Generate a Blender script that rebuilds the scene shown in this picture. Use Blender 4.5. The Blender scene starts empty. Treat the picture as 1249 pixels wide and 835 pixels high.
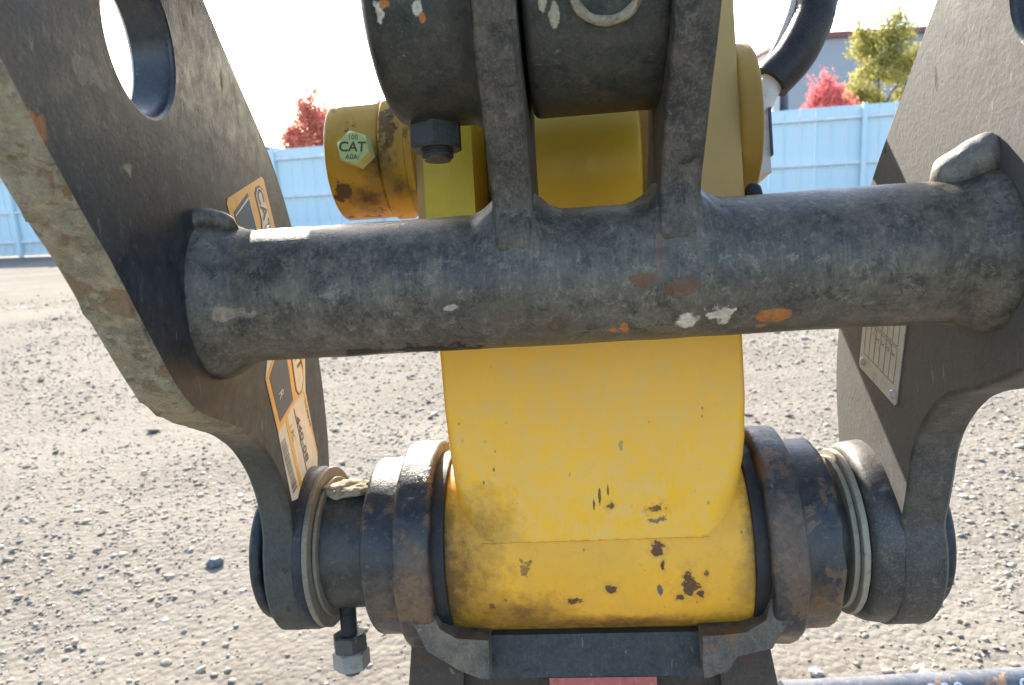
import bpy, bmesh, math, random
import numpy as np
from mathutils import Vector, Matrix, noise
from mathutils.geometry import tessellate_polygon

R = math.radians
random.seed(7)
rng = np.random.default_rng(11)
scene = bpy.context.scene
col = scene.collection

# ------------------------------------------------------------------ camera
CAM_H = 1.15
PITCH, ROLL = R(12.0), R(3.4)
fwd = Vector((0, math.cos(PITCH), -math.sin(PITCH)))
up0 = Vector((0, math.sin(PITCH), math.cos(PITCH)))
rt0 = Vector((1, 0, 0))
cup = up0 * math.cos(ROLL) + rt0 * math.sin(ROLL)
crt = rt0 * math.cos(ROLL) - up0 * math.sin(ROLL)
cam_d = bpy.data.cameras.new("camera")
cam = bpy.data.objects.new("camera", cam_d)
col.objects.link(cam)
cm = Matrix.Identity(4)
for i in range(3):
    cm[i][0] = crt[i]; cm[i][1] = cup[i]; cm[i][2] = -fwd[i]
cm[2][3] = CAM_H
cam.matrix_world = cm
cam_d.sensor_width = 36.0
cam_d.lens = 900.0 / 1249.0 * 36.0
cam_d.clip_start = 0.02
cam_d.clip_end = 2000
cam_d.dof.use_dof = True
cam_d.dof.focus_distance = 0.62
cam_d.dof.aperture_fstop = 12.0
scene.camera = cam

# machine frame: X along the pins, Y away from the viewer, Z up along the stick
PSI, RHO = R(5.3), R(3.2)
def _c2w(x, y, z):
    c, s = math.cos(RHO), math.sin(RHO)
    return crt * (c * x - s * y) + cup * (s * x + c * y) + fwd * z
AX = _c2w(math.cos(PSI), 0, -math.sin(PSI))
AY = _c2w(math.sin(PSI), 0, math.cos(PSI))
AZ = _c2w(0, 1, 0)
MW = Matrix.Identity(4)
for i in range(3):
    MW[i][0] = AX[i]; MW[i][1] = AY[i]; MW[i][2] = AZ[i]
MW[2][3] = CAM_H

# ------------------------------------------------------------------ sky, sun, exposure
SUN_M = Vector((-0.27, 0.69, 0.67)).normalized()
sun_dir = (AX * SUN_M.x + AY * SUN_M.y + AZ * SUN_M.z).normalized()
elev = math.asin(sun_dir.z)
azim = math.atan2(sun_dir.x, sun_dir.y)
world = bpy.data.worlds.new("World")
scene.world = world
world.use_nodes = True
wn = world.node_tree
wn.nodes.clear()
sky = wn.nodes.new("ShaderNodeTexSky")
sky.sky_type = 'NISHITA'
sky.sun_disc = False
sky.sun_elevation = elev
sky.sun_rotation = azim
sky.air_density = 1.0
sky.dust_density = 1.6
sky.ozone_density = 1.0
bg = wn.nodes.new("ShaderNodeBackground")
bg.inputs[1].default_value = 0.15
wo = wn.nodes.new("ShaderNodeOutputWorld")
wn.links.new(sky.outputs[0], bg.inputs[0])
wn.links.new(bg.outputs[0], wo.inputs[0])
sd = bpy.data.lights.new("sun", 'SUN')
sd.energy = 5.0
sd.angle = R(0.5)
sd.color = (1.0, 0.925, 0.80)
sun = bpy.data.objects.new("sun", sd)
col.objects.link(sun)
sun.location = (0, 0, 30)
sun.rotation_euler = sun_dir.to_track_quat('Z', 'Y').to_euler()
scene.view_settings.view_transform = 'Standard'
scene.view_settings.look = 'None'
scene.view_settings.gamma = 1.0
scene.view_settings.use_curve_mapping = False
scene.view_settings.exposure = 1.88

# ------------------------------------------------------------------ material tools
class NT:
    def __init__(self, name):
        self.m = bpy.data.materials.new(name)
        self.m.use_nodes = True
        self.t = self.m.node_tree
        self.b = self.t.nodes["Principled BSDF"]
        self.tc = self.t.nodes.new("ShaderNodeTexCoord")
        self.co = self.tc.outputs["Object"]
    def put(self, sock, v):
        if isinstance(v, bpy.types.NodeSocket):
            self.t.links.new(v, sock)
        else:
            if isinstance(v, tuple) and len(v) == 3 and sock.type == 'RGBA':
                v = (*v, 1)
            sock.default_value = v
    def node(self, typ, **kw):
        n = self.t.nodes.new(typ)
        for k, v in kw.items():
            setattr(n, k, v)
        return n
    def mapping(self, scale=(1, 1, 1), loc=(0, 0, 0), rot=(0, 0, 0), co=None):
        n = self.node("ShaderNodeMapping")
        self.put(n.inputs[0], co or self.co)
        n.inputs["Scale"].default_value = scale
        n.inputs["Location"].default_value = loc
        n.inputs["Rotation"].default_value = rot
        return n.outputs[0]
    def noise(self, scale, detail=4, rough=0.55, dist=0.0, co=None, out=0):
        n = self.node("ShaderNodeTexNoise")
        self.put(n.inputs["Vector"], co or self.co)
        n.inputs["Scale"].default_value = scale
        n.inputs["Detail"].default_value = detail
        n.inputs["Roughness"].default_value = rough
        n.inputs["Distortion"].default_value = dist
        return n.outputs[out]
    def voro(self, scale, co=None, feature='F1', out="Distance"):
        n = self.node("ShaderNodeTexVoronoi", feature=feature)
        self.put(n.inputs["Vector"], co or self.co)
        n.inputs["Scale"].default_value = scale
        return n.outputs[out]
    def ramp(self, s, a, b, lo=0.0, hi=1.0):
        n = self.node("ShaderNodeMapRange")
        self.put(n.inputs[0], s)
        n.inputs[1].default_value = a; n.inputs[2].default_value = b
        n.inputs[3].default_value = lo; n.inputs[4].default_value = hi
        return n.outputs[0]
    def math(self, op, a, b=0.0, c=None):
        n = self.node("ShaderNodeMath", operation=op)
        self.put(n.inputs[0], a); self.put(n.inputs[1], b)
        if c is not None: self.put(n.inputs[2], c)
        return n.outputs[0]
    def mix(self, f, a, b):
        n = self.node("ShaderNodeMix", data_type='RGBA')
        self.put(n.inputs[0], f); self.put(n.inputs[6], a); self.put(n.inputs[7], b)
        return n.outputs[2]
    def sep(self, co=None):
        n = self.node("ShaderNodeSeparateXYZ")
        self.put(n.inputs[0], co or self.co)
        return n.outputs
    def spot(self, c, rad, jag=0.5, sc=(1, 1, 1), fr=90, soft=0.75):
        """mask of a chip of paint or rust patch round the point c"""
        nz = self.noise(fr, 6, 0.65, out=1)
        a = self.node("ShaderNodeVectorMath", operation='SUBTRACT')
        self.put(a.inputs[0], self.co); a.inputs[1].default_value = c
        s = self.node("ShaderNodeVectorMath", operation='MULTIPLY')
        self.put(s.inputs[0], a.outputs[0]); s.inputs[1].default_value = sc
        h = self.node("ShaderNodeVectorMath", operation='SUBTRACT')
        self.put(h.inputs[0], nz); h.inputs[1].default_value = (0.5, 0.5, 0.5)
        k = self.node("ShaderNodeVectorMath", operation='SCALE')
        self.put(k.inputs[0], h.outputs[0]); k.inputs["Scale"].default_value = rad * jag * 4
        d = self.node("ShaderNodeVectorMath", operation='ADD')
        self.put(d.inputs[0], s.outputs[0]); self.put(d.inputs[1], k.outputs[0])
        l = self.node("ShaderNodeVectorMath", operation='LENGTH')
        self.put(l.inputs[0], d.outputs[0])
        return self.ramp(l.outputs["Value"], rad, rad * soft)
    def bump(self, h, strength=0.3, dist=0.002, normal=None):
        n = self.node("ShaderNodeBump")
        n.inputs["Strength"].default_value = strength
        n.inputs["Distance"].default_value = dist
        self.put(n.inputs["Height"], h)
        if normal is not None: self.put(n.inputs["Normal"], normal)
        return n.outputs[0]
    def out(self, color=None, rough=None, metal=None, normal=None, spec=None):
        if color is not None: self.put(self.b.inputs["Base Color"], color)
        if rough is not None: self.put(self.b.inputs["Roughness"], rough)
        if metal is not None: self.put(self.b.inputs["Metallic"], metal)
        if normal is not None: self.put(self.b.inputs["Normal"], normal)
        if spec is not None: self.put(self.b.inputs["Specular IOR Level"], spec)
        return self.m

RUST = (0.30, 0.105, 0.03); BROWN = (0.16, 0.075, 0.035)
def worn(name, base,  base2=None, dust=(0.20, 0.165, 0.125), dust_amt=0.5, rust_amt=0.0, rust_t=0.66,
         rough=0.45, bumpy=0.25, spots=(), streak=0.3, peel=0.0, scale=1.0, speck=0.25, rust=RUST, spec=.5, grain=.28, fleck=0.0, crisp=.55):
    t = NT(name)
    base2 = base2 or tuple(c * 0.6 for c in base)
    big = t.noise(9 * scale, 5, 0.6, 0.4)
    c = t.mix(t.ramp(big, 0.35, 0.65), base2, base)
    fine = t.noise(55 * scale, 9, 0.72)
    du = t.math('MULTIPLY', t.ramp(fine, 0.40, 0.72), t.ramp(t.noise(6 * scale, 4, 0.6), 0.3, 0.7, 0.25, 1.0))
    du = t.math('MULTIPLY', du, dust_amt)
    if streak:
        st = t.noise(1.0, 5, 0.7, 0.2, co=t.mapping((420 * scale, 420 * scale, 46 * scale)))
        du = t.math('ADD', du, t.math('MULTIPLY', t.ramp(st, 0.50, 0.75), streak * dust_amt), 0)
    c = t.mix(t.math('MINIMUM', du, 1.0), c, dust)
    gr = t.ramp(t.noise(480 * scale, 3, .8), .47, .72)
    c = t.mix(t.math('MULTIPLY', gr, grain), c, tuple(q * 1.25 for q in dust))
    if crisp:
        k1 = t.ramp(t.noise(95 * scale, 10, .82, .2), .555, .60)
        c = t.mix(t.math('MULTIPLY', k1, crisp * .55), c, tuple(min(1, q * 1.15) for q in dust))
        k2 = t.ramp(t.noise(75 * scale, 10, .8, .4, co=t.mapping((1, 1, 1), loc=(3.3, 1.7, .4))), .56, .61)
        c = t.mix(t.math('MULTIPLY', k2, crisp), c, tuple(q * .42 for q in base2))
    # pale grit specks and fine scratches
    sp = t.ramp(t.voro(260 * scale), 0.10, 0.05)
    sp = t.math('MULTIPLY', sp, t.ramp(t.noise(30 * scale, 3), 0.52, 0.66))
    c = t.mix(t.math('MULTIPLY', sp, speck), c, (0.34, 0.31, 0.27))
    sc = t.ramp(t.noise(1.0, 3, 0.6, 1.2, co=t.mapping((40 * scale, 160 * scale, 22 * scale), rot=(0.6, 0.3, 0.5))), 0.685, 0.70)
    c = t.mix(t.math('MULTIPLY', sc, speck * 1.2), c, (0.30, 0.28, 0.25))
    if fleck:
        fk = t.ramp(t.voro(75, co=t.mapping((1.25, 1.25, .7))), .13, .08)
        fk = t.math('MULTIPLY', fk, t.ramp(t.noise(17, 4, .6), .53, .60))
        c = t.mix(t.math('MULTIPLY', fk, fleck), c, (.17, .095, .03))
    rm = None
    if rust_amt > 0:
        rn = t.noise(26 * scale, 10, 0.68, 0.3)
        rm = t.math('MULTIPLY', t.ramp(rn, rust_t, rust_t + 0.035), rust_amt)
        rc = t.mix(t.noise(150 * scale, 5, 0.7), rust, tuple(q * 0.35 for q in rust))
        c = t.mix(rm, c, rc)
    r = t.ramp(fine, 0.3, 0.75, rough - 0.08, rough + 0.22)
    for (p, rad, cc, amt, s3, jag) in spots:
        m = t.spot(p, rad, jag if rad < .013 else jag * .3, s3, soft=.75 if rad < .013 else (.15 if rad < .1 else .6))
        if amt < 1: m = t.math('MULTIPLY', m, amt)
        if cc == BROWN and rad < .013 and fleck:
            c = t.mix(t.math('MULTIPLY', t.spot(p, rad * 2.0, jag * .8, s3, soft=.2), .45), c, (.42, .20, .035))
        cv = t.mix(t.ramp(t.noise(240, 5, 0.7), 0.35, 0.65), cc, tuple(q * 0.55 for q in cc))
        c = t.mix(m, c, cv)
        r = t.math('MAXIMUM', r, t.math('MULTIPLY', m, 0.8))
    h = t.math('ADD', t.math('MULTIPLY', t.noise(320 * scale, 5, 0.7), 0.5), t.math('MULTIPLY', fine, 0.6))
    if rm is not None:
        h = t.math('SUBTRACT', h, t.math('MULTIPLY', rm, 0.35))
    n = t.bump(h, bumpy, 0.0022)
    if peel:
        n = t.bump(t.noise(190, 2, 0.4, 0.6), peel, 0.004, n)
    return t.out(c, r, 0.0, n, spec)

# spots measured on the parts: (centre, radius, colour, amount, stretch, jaggedness)
PALE = (0.62, 0.55, 0.44); ORANGE = (0.46, 0.17, 0.045); BROWN = (0.16, 0.075, 0.035); TAN = (0.36, 0.29, 0.20)
O1 = (1, 1, 1)
tube_spots = [((.125, .494, .008), .0095, ORANGE, .9, (.8, 1, 1.6), .3), ((.0705, .495, .007), .008, PALE, 1, (1, 1, 1), .5),
              ((.0924, .492, .010), .008, PALE, .9, (.9, 1, 1), 1.0), ((.0298, .497, .006), .006, ORANGE, 1, (1.4, 1, .9), .7),
              ((.022, .498, .004), .003, ORANGE, 1, O1, .5), ((.0424, .478, .036), .008, BROWN, .8, (.8, 1, 1.4), .6),
              ((.068, .4796, .030), .009, BROWN, .7, (.7, 1, 1.4), .7), ((-.235, .48, .030), .009, TAN, .8, (.6, 1, 2.0), .9),
              ((-.0838, .4814, .025), .004, PALE, .6, (.8, 1, 1.5), .6), ((.0535, .478, .052), .006, BROWN, .6, (2.2, 1, .5), .6),
              ((.13, .49, .022), .0022, ORANGE, 1, O1, .4), ((.12, .502, .0), .004, ORANGE, .8, (.6, 1, 1), .6),
              ((.27, .508, .004), .006, BROWN, .8, O1, .5), ((.25, .489, .015), .004, BROWN, .6, O1, .5),
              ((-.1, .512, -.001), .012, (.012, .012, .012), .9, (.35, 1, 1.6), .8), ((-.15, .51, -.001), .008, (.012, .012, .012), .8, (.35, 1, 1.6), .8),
              ((-.02, .494, .01), .02, (.10, .07, .045), .6, (.8, 1, 1), .9), ((-.05, .488, .018), .02, (.11, .09, .06), .5, O1, .9)]
M_tube = worn("worn_black_tube_paint", (.044, .042, .037), (.034, .032, .029), grain=.18, crisp=.7, dust=(.25, .21, .15), dust_amt=.7, spec=.36, rough=.37, bumpy=.35, spots=tube_spots, streak=.5)
def PS(y, z): return (-.212 - .12 * y, y, z)
plate_spots = [(PS(.5839, .2273), .016, (.12, .075, .045), .85, (1, 2.0, .62), .7), (PS(.5311, .264), .013, (.13, .08, .05), .8, (1, 1.5, .7), .5),
               (PS(.330, .114), .010, ORANGE, .7, O1, .8), (PS(.388, .205), .008, (.15, .09, .055), .7, (1, 1.4, .6), .6),
               (PS(.376, .160), .011, (.20, .17, .15), .5, (1, .7, 1.1), .9), (PS(.4156, .116), .005, TAN, .7, O1, .8)]
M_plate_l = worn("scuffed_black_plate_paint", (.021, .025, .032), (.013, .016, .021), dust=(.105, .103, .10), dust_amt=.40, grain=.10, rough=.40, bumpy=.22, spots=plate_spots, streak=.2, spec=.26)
pr_spots = [((.285, .66, .11), .005, (.02, .02, .02), 1, (1, 2, .6), .5), ((.285, .60, .185), .006, (.02, .02, .02), 1, (1, 2, .5), .5),
            ((.285, .615, .075), .003, (.02, .02, .02), 1, O1, .5), ((.285, .70, .155), .003, (.02, .02, .02), 1, O1, .5)]
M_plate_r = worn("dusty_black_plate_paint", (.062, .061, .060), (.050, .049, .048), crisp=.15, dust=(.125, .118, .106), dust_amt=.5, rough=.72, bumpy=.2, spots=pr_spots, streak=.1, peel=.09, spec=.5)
M_boss_r = worn("scuffed_boss_paint", (.030, .030, .030), (.020, .020, .020), dust=(.20, .18, .15), dust_amt=.5, rough=.40, bumpy=.3, streak=.1)
M_hole = worn("bare_bore_paint", (.03, .034, .042), (.02, .023, .028), dust=(.11, .10, .09), dust_amt=.3, rough=.3, bumpy=.15, streak=0)
M_edge = worn("rusty_flame_cut_edge", (.22, .18, .11), (.06, .052, .042), dust=(.44, .38, .26), dust_amt=1.0, rust_amt=.7, rust_t=.56, rough=.75, bumpy=.8, streak=0, scale=1.5, speck=.4, rust=(.26, .13, .05),
              spots=[((-.32, .78, -.19), .265, (.050, .052, .047), .9, (1, 1, 1), .15)])
M_edge_dk = worn("dirty_black_plate_edge", (.042, .041, .039), (.028, .028, .028), spec=.35, dust=(.18, .155, .12), dust_amt=.6, rough=.5, bumpy=.3, streak=.2)
boss_spots = [((-.1074, .427, .200), .005, PALE, 1, (1.4, 1, .7), .8), ((-.103, .427, .203), .004, ORANGE, 1, O1, .8), ((-.0851, .428, .199), .0045, PALE, 1, (1, 1, .8), .6),
              ((-.082, .4295, .194), .003, ORANGE, 1, O1, .6), ((-.0045, .4335, .189), .0055, (.40, .37, .26), 1, (1.8, 1, .35), .7), ((-.011, .4295, .1955), .004, (.40, .37, .26), 1, (1.6, 1, .4), .7)]
M_boss = worn("grimy_black_boss_paint", (.028, .034, .032), (.020, .024, .022), spec=.35, dust=(.13, .105, .075), dust_amt=.65, rough=.42, bumpy=.22, spots=boss_spots, streak=.2)
M_lug = worn("dusty_lug_steel", (.036, .034, .031), (.023, .022, .020), spec=.3, dust=(.21, .172, .128), dust_amt=.9, rust_amt=.6, rust_t=.64, rough=.6, bumpy=.45, streak=.35, rust=(.22, .12, .07))
M_weld_lit = worn("sunlit_weld_steel", (.12, .11, .095), (.09, .084, .075), dust=(.32, .28, .22), dust_amt=1.0, rough=.5, bumpy=.5, streak=0)  # paler than the tube paint to put sunlight on the right stub
nose_spots = [((.0887, .7075, -.238), .0105, BROWN, 1, (1, 1, .8), .8), ((.0615, .706, -.2015), .007, BROWN, 1, (.9, 1, 1.1), .9),
              ((.0156, .708, -.24), .005, BROWN, 1, O1, .8), ((-.0202, .712, -.252), .006, BROWN, 1, (.8, 1, 1.2), .9),
              ((.0651, .705, -.2183), .003, BROWN, 1, (1.4, 1, .5), .8), ((.1064, .706, -.227), .003, BROWN, .8, (1, 1, .7), .8),
              ((.0809, .712, -.252), .004, BROWN, 1, O1, .8), ((.062, .708, -.243), .005, (.16, .15, .13), 1, (1.3, 1, .7), .5),
              ((.10, .71, -.248), .004, BROWN, 1, O1, .8), ((-.1004, .714, -.256), .005, BROWN, .9, O1, .8), ((-.0652, .705, -.215), .007, (.24, .12, .03), .8, (1.1, 1, .8), 1.0),
              ((-.135, .705, -.23), .075, (.22, .105, .018), .95, (1.25, .5, .75), .9), ((-.147, .70, -.19), .045, (.07, .04, .015), .95, (2.6, .4, .45), 1.0), ((-.145, .71, -.26), .04, (.09, .05, .018), .9, (1.6, .4, .8), 1.1), ((.152, .70, -.20), .04, (.12, .075, .03), .8, (3.0, .4, .42), 1.1), ((.01, .72, -.281), .02, (.22, .10, .03), .8, (.10, .4, 1.5), 1.2),
              ((-.07, .715, -.268), .045, (.20, .095, .02), .9, (.7, .4, 1.5), 1.1), ((.03, .725, -.283), .02, (.24, .10, .03), .8, (.2, .5, 1.6), .9),
              ((.14, .72, -.24), .02, (.20, .13, .06), .6, (1.4, .5, .5), 1.0)]
YEL = (.82, .405, .028); YEL2 = (.75, .365, .028)
M_nose = worn("chipped_yellow_paint", YEL, YEL2, crisp=.12, spec=.32, grain=.06, fleck=.9, dust=(.48, .31, .09), dust_amt=.5, rust_amt=.8, rust_t=.67, rough=.42, bumpy=.25, spots=nose_spots, streak=.25, speck=.1, rust=(.17, .075, .03))
face_spots = [((.0627, .703, -.164), .006, BROWN, .9, (.7, 1, 1.6), 1.1), ((.0622, .703, -.174), .005, (.16, .14, .12), .9, (.7, 1, 1.5), 1.1),
              ((.01, .703, -.150), .004, (.12, .07, .03), .9, (2.5, 1, .5), .6), ((.018, .703, -.146), .003, (.12, .07, .03), .9, (2.5, 1, .5), .6), ((.004, .703, -.157), .003, (.12, .07, .03), .9, (2, 1, .5), .6),
              ((.020, .703, -.160), .0035, BROWN, .9, O1, .8), ((.033, .703, -.104), .004, (.42, .30, .14), .8, (1.4, 1, .8), 1), ((-.105, .703, -.185), .06, (.34, .17, .025), .75, (1.3, .4, 1.0), .9)]
M_face = worn("sun_faded_yellow_paint", (.86, .44, .020), (.83, .415, .020), crisp=0, spec=.32, grain=.04, fleck=.8, dust=(.66, .45, .19), dust_amt=.75, rough=.40, bumpy=.12, spots=face_spots, streak=.6, speck=.08, scale=.8)
GRIME = (.05, .03, .015)
M_yel_dirty = worn("greasy_yellow_paint", (.60, .32, .022), (.50, .26, .02), crisp=.2, spec=.38, grain=.06, dust=(.30, .17, .04), dust_amt=.5, rust_amt=.85, rust_t=.585, spots=[((-.183, .695, .178), .022, GRIME, .9, (1, 1, .8), .9), ((-.20, .712, .150), .020, (.10, .05, .02), .9, (.7, .6, 1.2), 1.0), ((-.165, .70, .148), .018, GRIME, .9, (1, 1, .7), .9), ((-.172, .69, .21), .012, (.12, .06, .02), .8, (1.5, 1, .4), .9), ((-.222, .705, .157), .012, (.09, .05, .03), .9, (1, 1, .8), .8)], rough=.40, bumpy=.25, streak=.25, speck=.1, rust=(.11, .05, .02))
M_yel_clean = worn("smooth_yellow_paint", (.62, .37, .022), (.56, .33, .02), crisp=0, spec=.38, grain=.06, dust=(.34, .22, .05), dust_amt=.35, rust_amt=.7, rust_t=.74, rough=.36, bumpy=.12, streak=.2, speck=.06, rust=(.08, .05, .03))
M_yel_bright = worn("bright_yellow_paint", (.72, .52, .02), (.64, .45, .02), crisp=0, spec=.38, grain=.06, dust=(.45, .32, .06), dust_amt=.35, rough=.36, bumpy=.15, streak=.5, speck=.06)
M_yel_ochre = worn("ochre_yellow_paint", (.42, .24, .035), (.36, .20, .03), crisp=0, spec=.3, grain=.06, dust=(.32, .21, .07), dust_amt=.5, rough=.5, bumpy=.2, streak=.3, speck=.1)
M_yel_tan = worn("chalky_yellow_paint", (.56, .36, .10), (.50, .32, .09), crisp=0, spec=.38, grain=.06, dust=(.42, .31, .16), dust_amt=.6, rust_amt=.6, rust_t=.74, rough=.5, bumpy=.2, streak=.6, speck=.1)
M_coup_tan = worn("dirt_caked_blue_black_paint", (.085, .068, .051), (.040, .037, .033), dust=(.22, .17, .115), dust_amt=1.0, rust_amt=.7, rust_t=.57, rough=.6, bumpy=.6, streak=.3, rust=(.24, .13, .06))
M_coupler = worn("rust_bitten_blue_black_paint", (.014, .019, .028), (.015, .019, .024), dust=(.15, .118, .085), dust_amt=.42, rust_amt=.85, rust_t=.52, spec=.42, grain=.08, spots=[((-.172, .690, -.232), .034, (.20, .115, .06), .85, (1.3, .5, .6), 1.2), ((.182, .690, -.20), .045, (.15, .105, .075), .85, (1.5, .5, .6), 1.2), ((-.21, .715, -.25), .022, (.16, .11, .07), .8, (1.2, .5, .7), 1.2), ((.21, .72, -.262), .026, (.20, .11, .05), .85, (1.2, .5, .8), 1.2)], rough=.32, bumpy=.45, streak=.15, rust=(.19, .11, .065))
M_coupler_pl = worn("dull_blue_black_paint", (.018, .028, .038), (.015, .021, .028), spec=.35, dust=(.10, .09, .075), dust_amt=.45, rust_amt=.7, rust_t=.70, rough=.45, bumpy=.3, streak=.4)
M_sleeve = worn("grey_green_sleeve_paint", (.026, .031, .032), (.017, .021, .024), grain=.10, spec=.4, dust=(.17, .14, .095), dust_amt=.55, rust_amt=.5, rust_t=.68, rough=.4, bumpy=.25, streak=.1)
M_ring = worn("mud_caked_steel_ring", (.17, .145, .105), (.10, .088, .068), dust=(.30, .25, .18), dust_amt=.8, rough=.55, bumpy=.4, streak=0)
M_cream = worn("cream_steel_washer", (.27, .245, .19), (.20, .18, .14), dust=(.34, .29, .20), dust_amt=.5, rough=.5, bumpy=.3, streak=0)
M_rub = worn("black_rubber", (.012, .012, .013), (.008, .008, .009), dust=(.04, .033, .026), dust_amt=.3, rough=.6, bumpy=.4, streak=0, grain=.05, speck=.05)
M_hose = worn("black_hose_rubber", (.016, .016, .018), (.012, .012, .013), spec=.2, crisp=0, dust=(.10, .085, .07), dust_amt=.3, rough=.38, bumpy=.15, streak=0)
M_steel = worn("grey_zinc_steel", (.24, .24, .225), (.17, .17, .16), dust=(.3, .25, .18), dust_amt=.5, rough=.4, bumpy=.3, streak=0)
M_white_st = worn("pale_plated_steel", (.55, .53, .50), (.42, .40, .38), dust=(.4, .33, .22), dust_amt=.5, rough=.4, bumpy=.2, streak=.2)
M_bolt_dk = worn("dark_oily_steel", (.048, .047, .045), (.032, .032, .031), dust=(.13, .11, .088), dust_amt=.5, rough=.45, bumpy=.3, streak=0)
M_bolt_gr = worn("yellow_zinc_plating", (.62, .68, .26), (.54, .60, .23), dust=(.5, .48, .2), dust_amt=.3, rough=.35, bumpy=.12, streak=0, speck=.05)
M_rustdark = worn("dark_rusted_steel", (.050, .037, .030), (.030, .023, .021), spec=.3, dust=(.11, .08, .058), dust_amt=.6, rust_amt=.7, rust_t=.56, rough=.65, bumpy=.5, streak=.4, rust=(.14, .06, .03))
M_red = worn("faded_red_paint", (.42, .09, .085), (.34, .07, .065), dust=(.5, .25, .18), dust_amt=.4, rust_amt=.5, rust_t=.68, rough=.5, bumpy=.2, streak=.2)
M_blue_pipe = worn("flaking_blue_pipe_paint", (.055, .068, .092), (.045, .055, .075), dust=(.3, .27, .23), dust_amt=.4, rust_amt=1.0, rust_t=.60, rough=.5, bumpy=.3, streak=0, scale=.6, rust=(.52, .30, .16))
M_mud = worn("dried_mud", (.34, .285, .20), (.25, .205, .14), dust=(.42, .36, .26), dust_amt=.6, rough=.9, bumpy=1.0, streak=0)

def plain(name, c, rough=.5, bump=.0, sc=80):
    t = NT(name)
    v = t.mix(t.ramp(t.noise(sc, 6, .65), .35, .7), c, tuple(q * .78 for q in c))
    return t.out(v, rough, 0, t.bump(t.noise(sc * 4, 3), bump, .001) if bump else None)
M_lab_y = plain("label_yellow", (.72, .40, .04), .35)
M_lab_k = plain("label_black", (.022, .022, .024), .3)
M_lab_w = plain("label_white", (.66, .64, .59), .4)
M_lab_g = plain("label_grey_print", (.36, .34, .30), .4)
M_ink = plain("label_ink", (.05, .05, .05), .4)
M_idp = worn("aluminium_id_plate", (.40, .40, .385), (.34, .34, .33), dust=(.3, .27, .22), dust_amt=.45, rough=.38, bumpy=.1, streak=.2, speck=.1)
M_ink2 = plain("engraved_ink", (.08, .08, .085), .5)
M_ink_olive = plain("stamped_mark", (.09, .10, .035), .5)
M_wht_paint = plain("white_marker_paint", (.68, .70, .70), .5)

# ------------------------------------------------------------------ mesh tools
def mesh_obj(name, verts, faces, mat, parent=None, smooth=35, loc=None, mats=None, fmat=None):
    me = bpy.data.meshes.new(name)
    me.from_pydata([tuple(v) for v in verts], [], faces)
    bm = bmesh.new(); bm.from_mesh(me)
    bmesh.ops.recalc_face_normals(bm, faces=bm.faces)
    bm.to_mesh(me); bm.free()
    return finish(name, me, mat, parent, smooth, loc, mats, fmat)
def finish(name, me, mat, parent, smooth=35, loc=None, mats=None, fmat=None):
    if smooth:
        me.shade_smooth()
        me.set_sharp_from_angle(angle=R(smooth))
    for m in (mats or [mat]):
        me.materials.append(m)
    if fmat is not None:
        for p in me.polygons:
            p.material_index = fmat[p.index]
    o = bpy.data.objects.new(name, me)
    col.objects.link(o)
    if parent is not None:
        o.parent = parent
        o.location = loc if loc is not None else (-parent["_o"][0], -parent["_o"][1], -parent["_o"][2]) if "_o" in parent else (0, 0, 0)
    return o
def bm_obj(name, bm, mat, parent=None, smooth=35, bevel=0.0, seg=2, ang=30):
    if bevel:
        es = [e for e in bm.edges if len(e.link_faces) == 2 and e.calc_face_angle(0) > R(ang)]
        bmesh.ops.bevel(bm, geom=es, offset=bevel, segments=seg, affect='EDGES', profile=0.6)
    bmesh.ops.recalc_face_normals(bm, faces=bm.faces)
    me = bpy.data.meshes.new(name)
    bm.to_mesh(me); bm.free()
    return finish(name, me, mat, parent, smooth)
def tag(o, label, cat, group=None):
    o["label"] = label; o["category"] = cat
    if group: o["group"] = group
    return o
def machine(name, label, cat, base):
    o = bpy.data.objects.new(name, None)
    col.objects.link(o)
    o.empty_display_size = 0.05
    o.matrix_world = MW @ Matrix.Translation(base)
    o["_o"] = tuple(base)
    return tag(o, label, cat)
def thing(name, label, cat, loc, rz=0, group=None):
    o = bpy.data.objects.new(name, None)
    col.objects.link(o)
    o.location = loc; o.rotation_euler = (0, 0, rz)
    return tag(o, label, cat, group)
def nz(p, s, seed=0.0):
    return noise.noise(Vector((p[0] * s + seed, p[1] * s + seed * .7, p[2] * s - seed)))
def lathe(name, prof, yc, zc, mat, parent, seg=72, jit=0.0, js=30, smooth=35, a0=0, a1=2 * math.pi, caps=True):
    """revolve (x, r) pairs about the X-parallel axis through (yc, zc)"""
    vs, fs = [], []
    for (x, r) in prof:
        for k in range(seg):
            a = a0 + (a1 - a0) * k / seg
            p = Vector((x, yc + r * math.cos(a), zc + r * math.sin(a)))
            if jit:
                d = jit * nz(p, js, 3.1)
                p = Vector((x + d * .6, yc + (r + d) * math.cos(a), zc + (r + d) * math.sin(a)))
            vs.append(p)
    n = len(prof)
    for i in range(n - 1):
        for k in range(seg):
            k2 = (k + 1) % seg
            fs.append((i * seg + k, i * seg + k2, (i + 1) * seg + k2, (i + 1) * seg + k))
    if caps:
        fs.append(tuple(range(seg)))
        fs.append(tuple((n - 1) * seg + k for k in range(seg)))
    return mesh_obj(name, vs, fs, mat, parent, smooth)
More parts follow.
